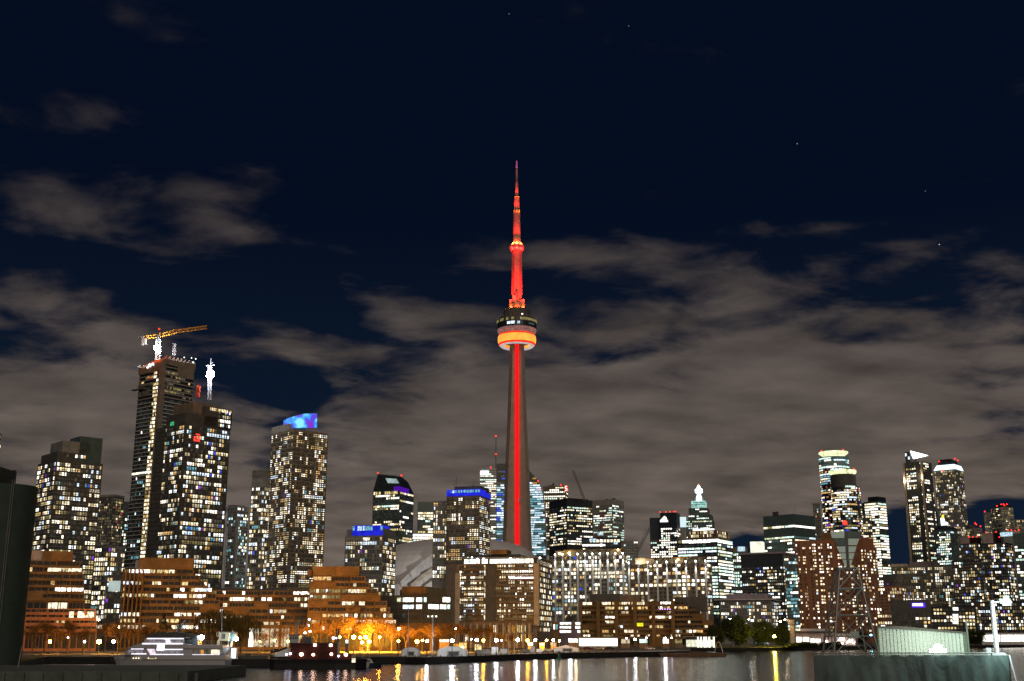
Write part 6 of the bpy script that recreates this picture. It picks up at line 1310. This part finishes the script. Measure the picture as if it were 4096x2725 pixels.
MB().box(-.12, 0, -.06, 0, 0, za - DZ).box(wd, wd + .2, -.06, 5, 0, zb_ - DZ).obj('corner_trim', wall('trim_green', (.10, .14, .09), .6), sh); MB().box(wd * .82, wd * .85, -.08, 0, 1.85, 2.0).obj('socket_box', W['teal'], sh)
# floodlight before the shed
p = at(3750, 2600, 92.9); fl = thing('floodlight', 'blazing white floodlight at the foot of the pale green shed', 'floodlight', (p.x, 92.9, DZ)); h = p.z - DZ
MB().prism([(-.62, -.1), (-.5, -.2), (.5, -.2), (.62, -.1), (.62, -.02), (-.62, -.02)], h - .20, h + .06).obj('lens', glow('flood_lens', (.95, 1, .95), 22, 1, 1), fl); ico(.36).obj('lens', MATS['flood_lens'], fl, loc=(0, -.12, h + .12))
MB().box(-.66, .66, -.02, .12, h - .26, h + .10).obj('housing', W['steel'], fl); MB().tube((-.3, .05, 0), (-.3, .05, h - .2), .05).tube((.3, .05, 0), (.3, .05, h - .2), .05).obj('bracket', W['steel'], fl)
lamp_light('flood_fill_light', (0, 1.5, h + .7), 700, (.86, 1, .86), fl, .4); lamp_light('flood_fill_light', (0, -1.5, h + .5), 70, (.8, 1, .95), fl, .3)  # fill lights off the fixture; the front one is added to brighten the tarpaulin
# lamp post
PY = 92.5; p = at(3988, 2618, PY); lp = thing('lamp_post', 'tall white quay lamp post with a sideways lamp head at the right', 'lamp post', (p.x, PY, DZ)); g = lambda px, row: (at(px, row, PY) - Vector((p.x, PY, DZ)))
ht = g(3975, 2402).z; MB().lathe([(.20, 0), (.19, ht * .3), (.15, ht), (.02, ht + .02)], 14).obj('post', W['boat'], lp); MB().tube((0, 0, ht - .12), (g(4000, 2404).x, -.1, ht - .1), .06).obj('arm', W['steel'], lp)
hx0, hx1 = g(3994, 2404).x, g(4042, 2404).x; mb = MB(); mb.prism([(hx0, -.28), (hx1, -.28), (hx1, .22), (hx0, .22)], ht - .2, ht + .12, 0, [(hx0, -.2), (hx1 - .1, -.2), (hx1 - .1, .15), (hx0, .15)]); mb.obj('lamp_head', W['shed'], lp)
lx = (hx0 + hx1) / 2 + .1; MB().lathe([(.33, ht - .21), (.26, ht - .34), (.02, ht - .38)], 14, (lx, -.05)).obj('lens', glow('post_lens', (.8, 1, .97), 5, 1, 1), lp); MB().lathe([(.22, ht + .12), (.27, ht + .34), (.02, ht + .36)], 12, (lx, -.05)).obj('sensor', W['shed'], lp)
lamp_light('lamp_light', (lx, -1.9, ht - 1.3), 1300, (.72, 1, .92), lp, .3); lamp_light('lamp_light', (.9, -1.6, ht * .55), 160, (.85, 1, .95), lp, .3)  # lights added clear of the lens, in front, to reach tarpaulin and shed
MB().box(-.55, .45, -.5, .4, g(0, 2622).z, g(0, 2611).z).obj('base_plate', W['boat'], lp); q0, q1 = g(3946, 2612), g(3960, 2592); MB().box(q0.x, q1.x, -.2, .1, q0.z, q1.z).obj('junction_box', W['boat'], lp)
p = at(3876, 2612, 100); z1 = at(3869, 2486, 100).z; s = thing('pipe_post', 'thin pale post with small fittings at the right end of the shed', 'post', (p.x, 100, DZ)); MB().lathe([(.10, 0), (.08, z1 - DZ), (.01, z1 - DZ + .01)], 8).obj('post', W['shed'], s); MB().box(-.2, .2, -.2, -.08, 1.9, 2.1).obj('fitting', G['cyan'], s); MB().tube((0, 0, z1 - DZ - .1), (.8, 0, z1 - DZ - .1), .03, n=5).obj('arm', W['steel'], s)
# lattice beacon tower with its fan of boards
LY = 118.0; lb0 = at(3396, 2600, LY); ly = thing('lattice_beacon', 'lattice beacon tower with a fan of pale boards and a red lamp on top', 'beacon tower', (lb0.x, LY, DZ)); q = lambda px, row: at(px, row, LY) - Vector((lb0.x, LY, DZ))
zb0 = 0; B0, B1 = q(3313, 2612), q(3488, 2612); T0, T1 = q(3350, 2273), q(3420, 2273); K = lambda row: (q(3350, row).z - B0.z) / (T0.z - B0.z)
def corner(sx, sy, f):
    wb_ = (B1.x - B0.x) / 2 * 1.0; wt_ = (T1.x - T0.x) / 2; mx = (B0.x + B1.x) / 2 * (1 - f) + (T0.x + T1.x) / 2 * f; w_ = wb_ * (1 - f) + wt_ * f; return Vector((mx + sx * w_, sy * w_, B0.z * (1 - f) + T0.z * f))
f0 = -B0.z / (T0.z - B0.z)
for sx in (-1, 1):
    for sy in (-1, 1): MB().tube(corner(sx, sy, f0), corner(sx, sy, 1), .11, .085, 6).obj('leg', W['steel'], ly)
mb = MB(); lv = [f0, K(2545), K(2462), K(2356), 1.0]
for a, c in zip(lv, lv[1:]):
    for (s1, s2) in (((-1, -1), (1, -1)), ((1, -1), (1, 1)), ((1, 1), (-1, 1)), ((-1, 1), (-1, -1))):
        mb.tube(corner(*s1, c), corner(*s2, c), .06, n=5)
for a, c in ((f0 * .2 + K(2600) * .8, K(2462)), (K(2462), K(2356)), (K(2356), 1.0)):
    for (s1, s2) in (((-1, -1), (1, -1)), ((1, -1), (1, 1)), ((1, 1), (-1, 1)), ((-1, 1), (-1, -1))): mb.tube(corner(*s1, a), corner(*s2, c), .045, n=5); mb.tube(corner(*s2, a), corner(*s1, c), .045, n=5)
mb.obj('bracing', W['steel'], ly)
m = (corner(-1, -1, K(2540)) + corner(1, -1, K(2540))) / 2; MB().box(m.x - .42, m.x + .42, m.y - .06, m.y, m.z - .3, m.z + .32).obj('gusset_plate', W['steel'], ly)
y_ = corner(-1, -1, 1).y - .08
BRD = wall('beacon_board', (.62, .74, .68), .6, var=.1); BRDD = wall('beacon_board_dark', (.10, .13, .12), .6)
fan = [((3310, 2130), (3367, 2130), (3366, 2156), (3318, 2156), 0), ((3381, 2130), (3434, 2130), (3430, 2153), (3380, 2155), 1), ((3325, 2158), (3368, 2158), (3369, 2186), (3336, 2186), 1), ((3382, 2158), (3426, 2158), (3416, 2184), (3382, 2184), 0), ((3335, 2189), (3370, 2189), (3371, 2213), (3346, 2213), 0), ((3383, 2189), (3415, 2189), (3408, 2212), (3383, 2213), 0), ((3348, 2216), (3372, 2216), (3373, 2240), (3357, 2240), 0), ((3384, 2216), (3407, 2216), (3400, 2240), (3384, 2240), 0), ((3359, 2243), (3374, 2243), (3376, 2270), (3370, 2270), 0), ((3386, 2243), (3399, 2243), (3393, 2270), (3388, 2270), 0)]
for pts in fan:
    pp = [(q(*c).x, q(*c).z) for c in pts[:4]]; MB().extrude_y(pp[::-1], y_ - .05, y_).obj('board', BRDD if pts[4] else BRD, ly)
MB().extrude_y([(q(*c).x, q(*c).z) for c in ((3366, 2130), (3381, 2130), (3385, 2272), (3374, 2272))][::-1], y_ - .03, y_ + .02).obj('centre_board', W['dark'], ly)
MB().extrude_y([(q(*c).x, q(*c).z) for c in ((3282, 2130), (3308, 2130), (3318, 2158), (3282, 2158))][::-1], y_ + .1, y_ + .14).obj('side_board', wall('orange_board', (.30, .10, .02)), ly) if False else None
c = q(3372, 2128); MB().tube((c.x - .02, y_ + .2, T0.z), (c.x, y_ + .2, q(3372, 2102).z), .06).obj('lamp_stem', W['dark'], ly); c = q(3370, 2095); ico(.25).obj('beacon', glow('red_lamp', (1, .02, .012), 5, 1, 1), ly, loc=(c.x, y_ + .1, c.z)); MB().lathe([(.22, c.z - .42), (.24, c.z - .25), (.14, c.z - .2)], 10, (c.x, y_ + .1)).obj('lamp_base', W['dark'], ly)
lamp_light('beacon_light', (c.x, y_ + .1, c.z + .3), 60, (1, .05, .02), ly, .15)
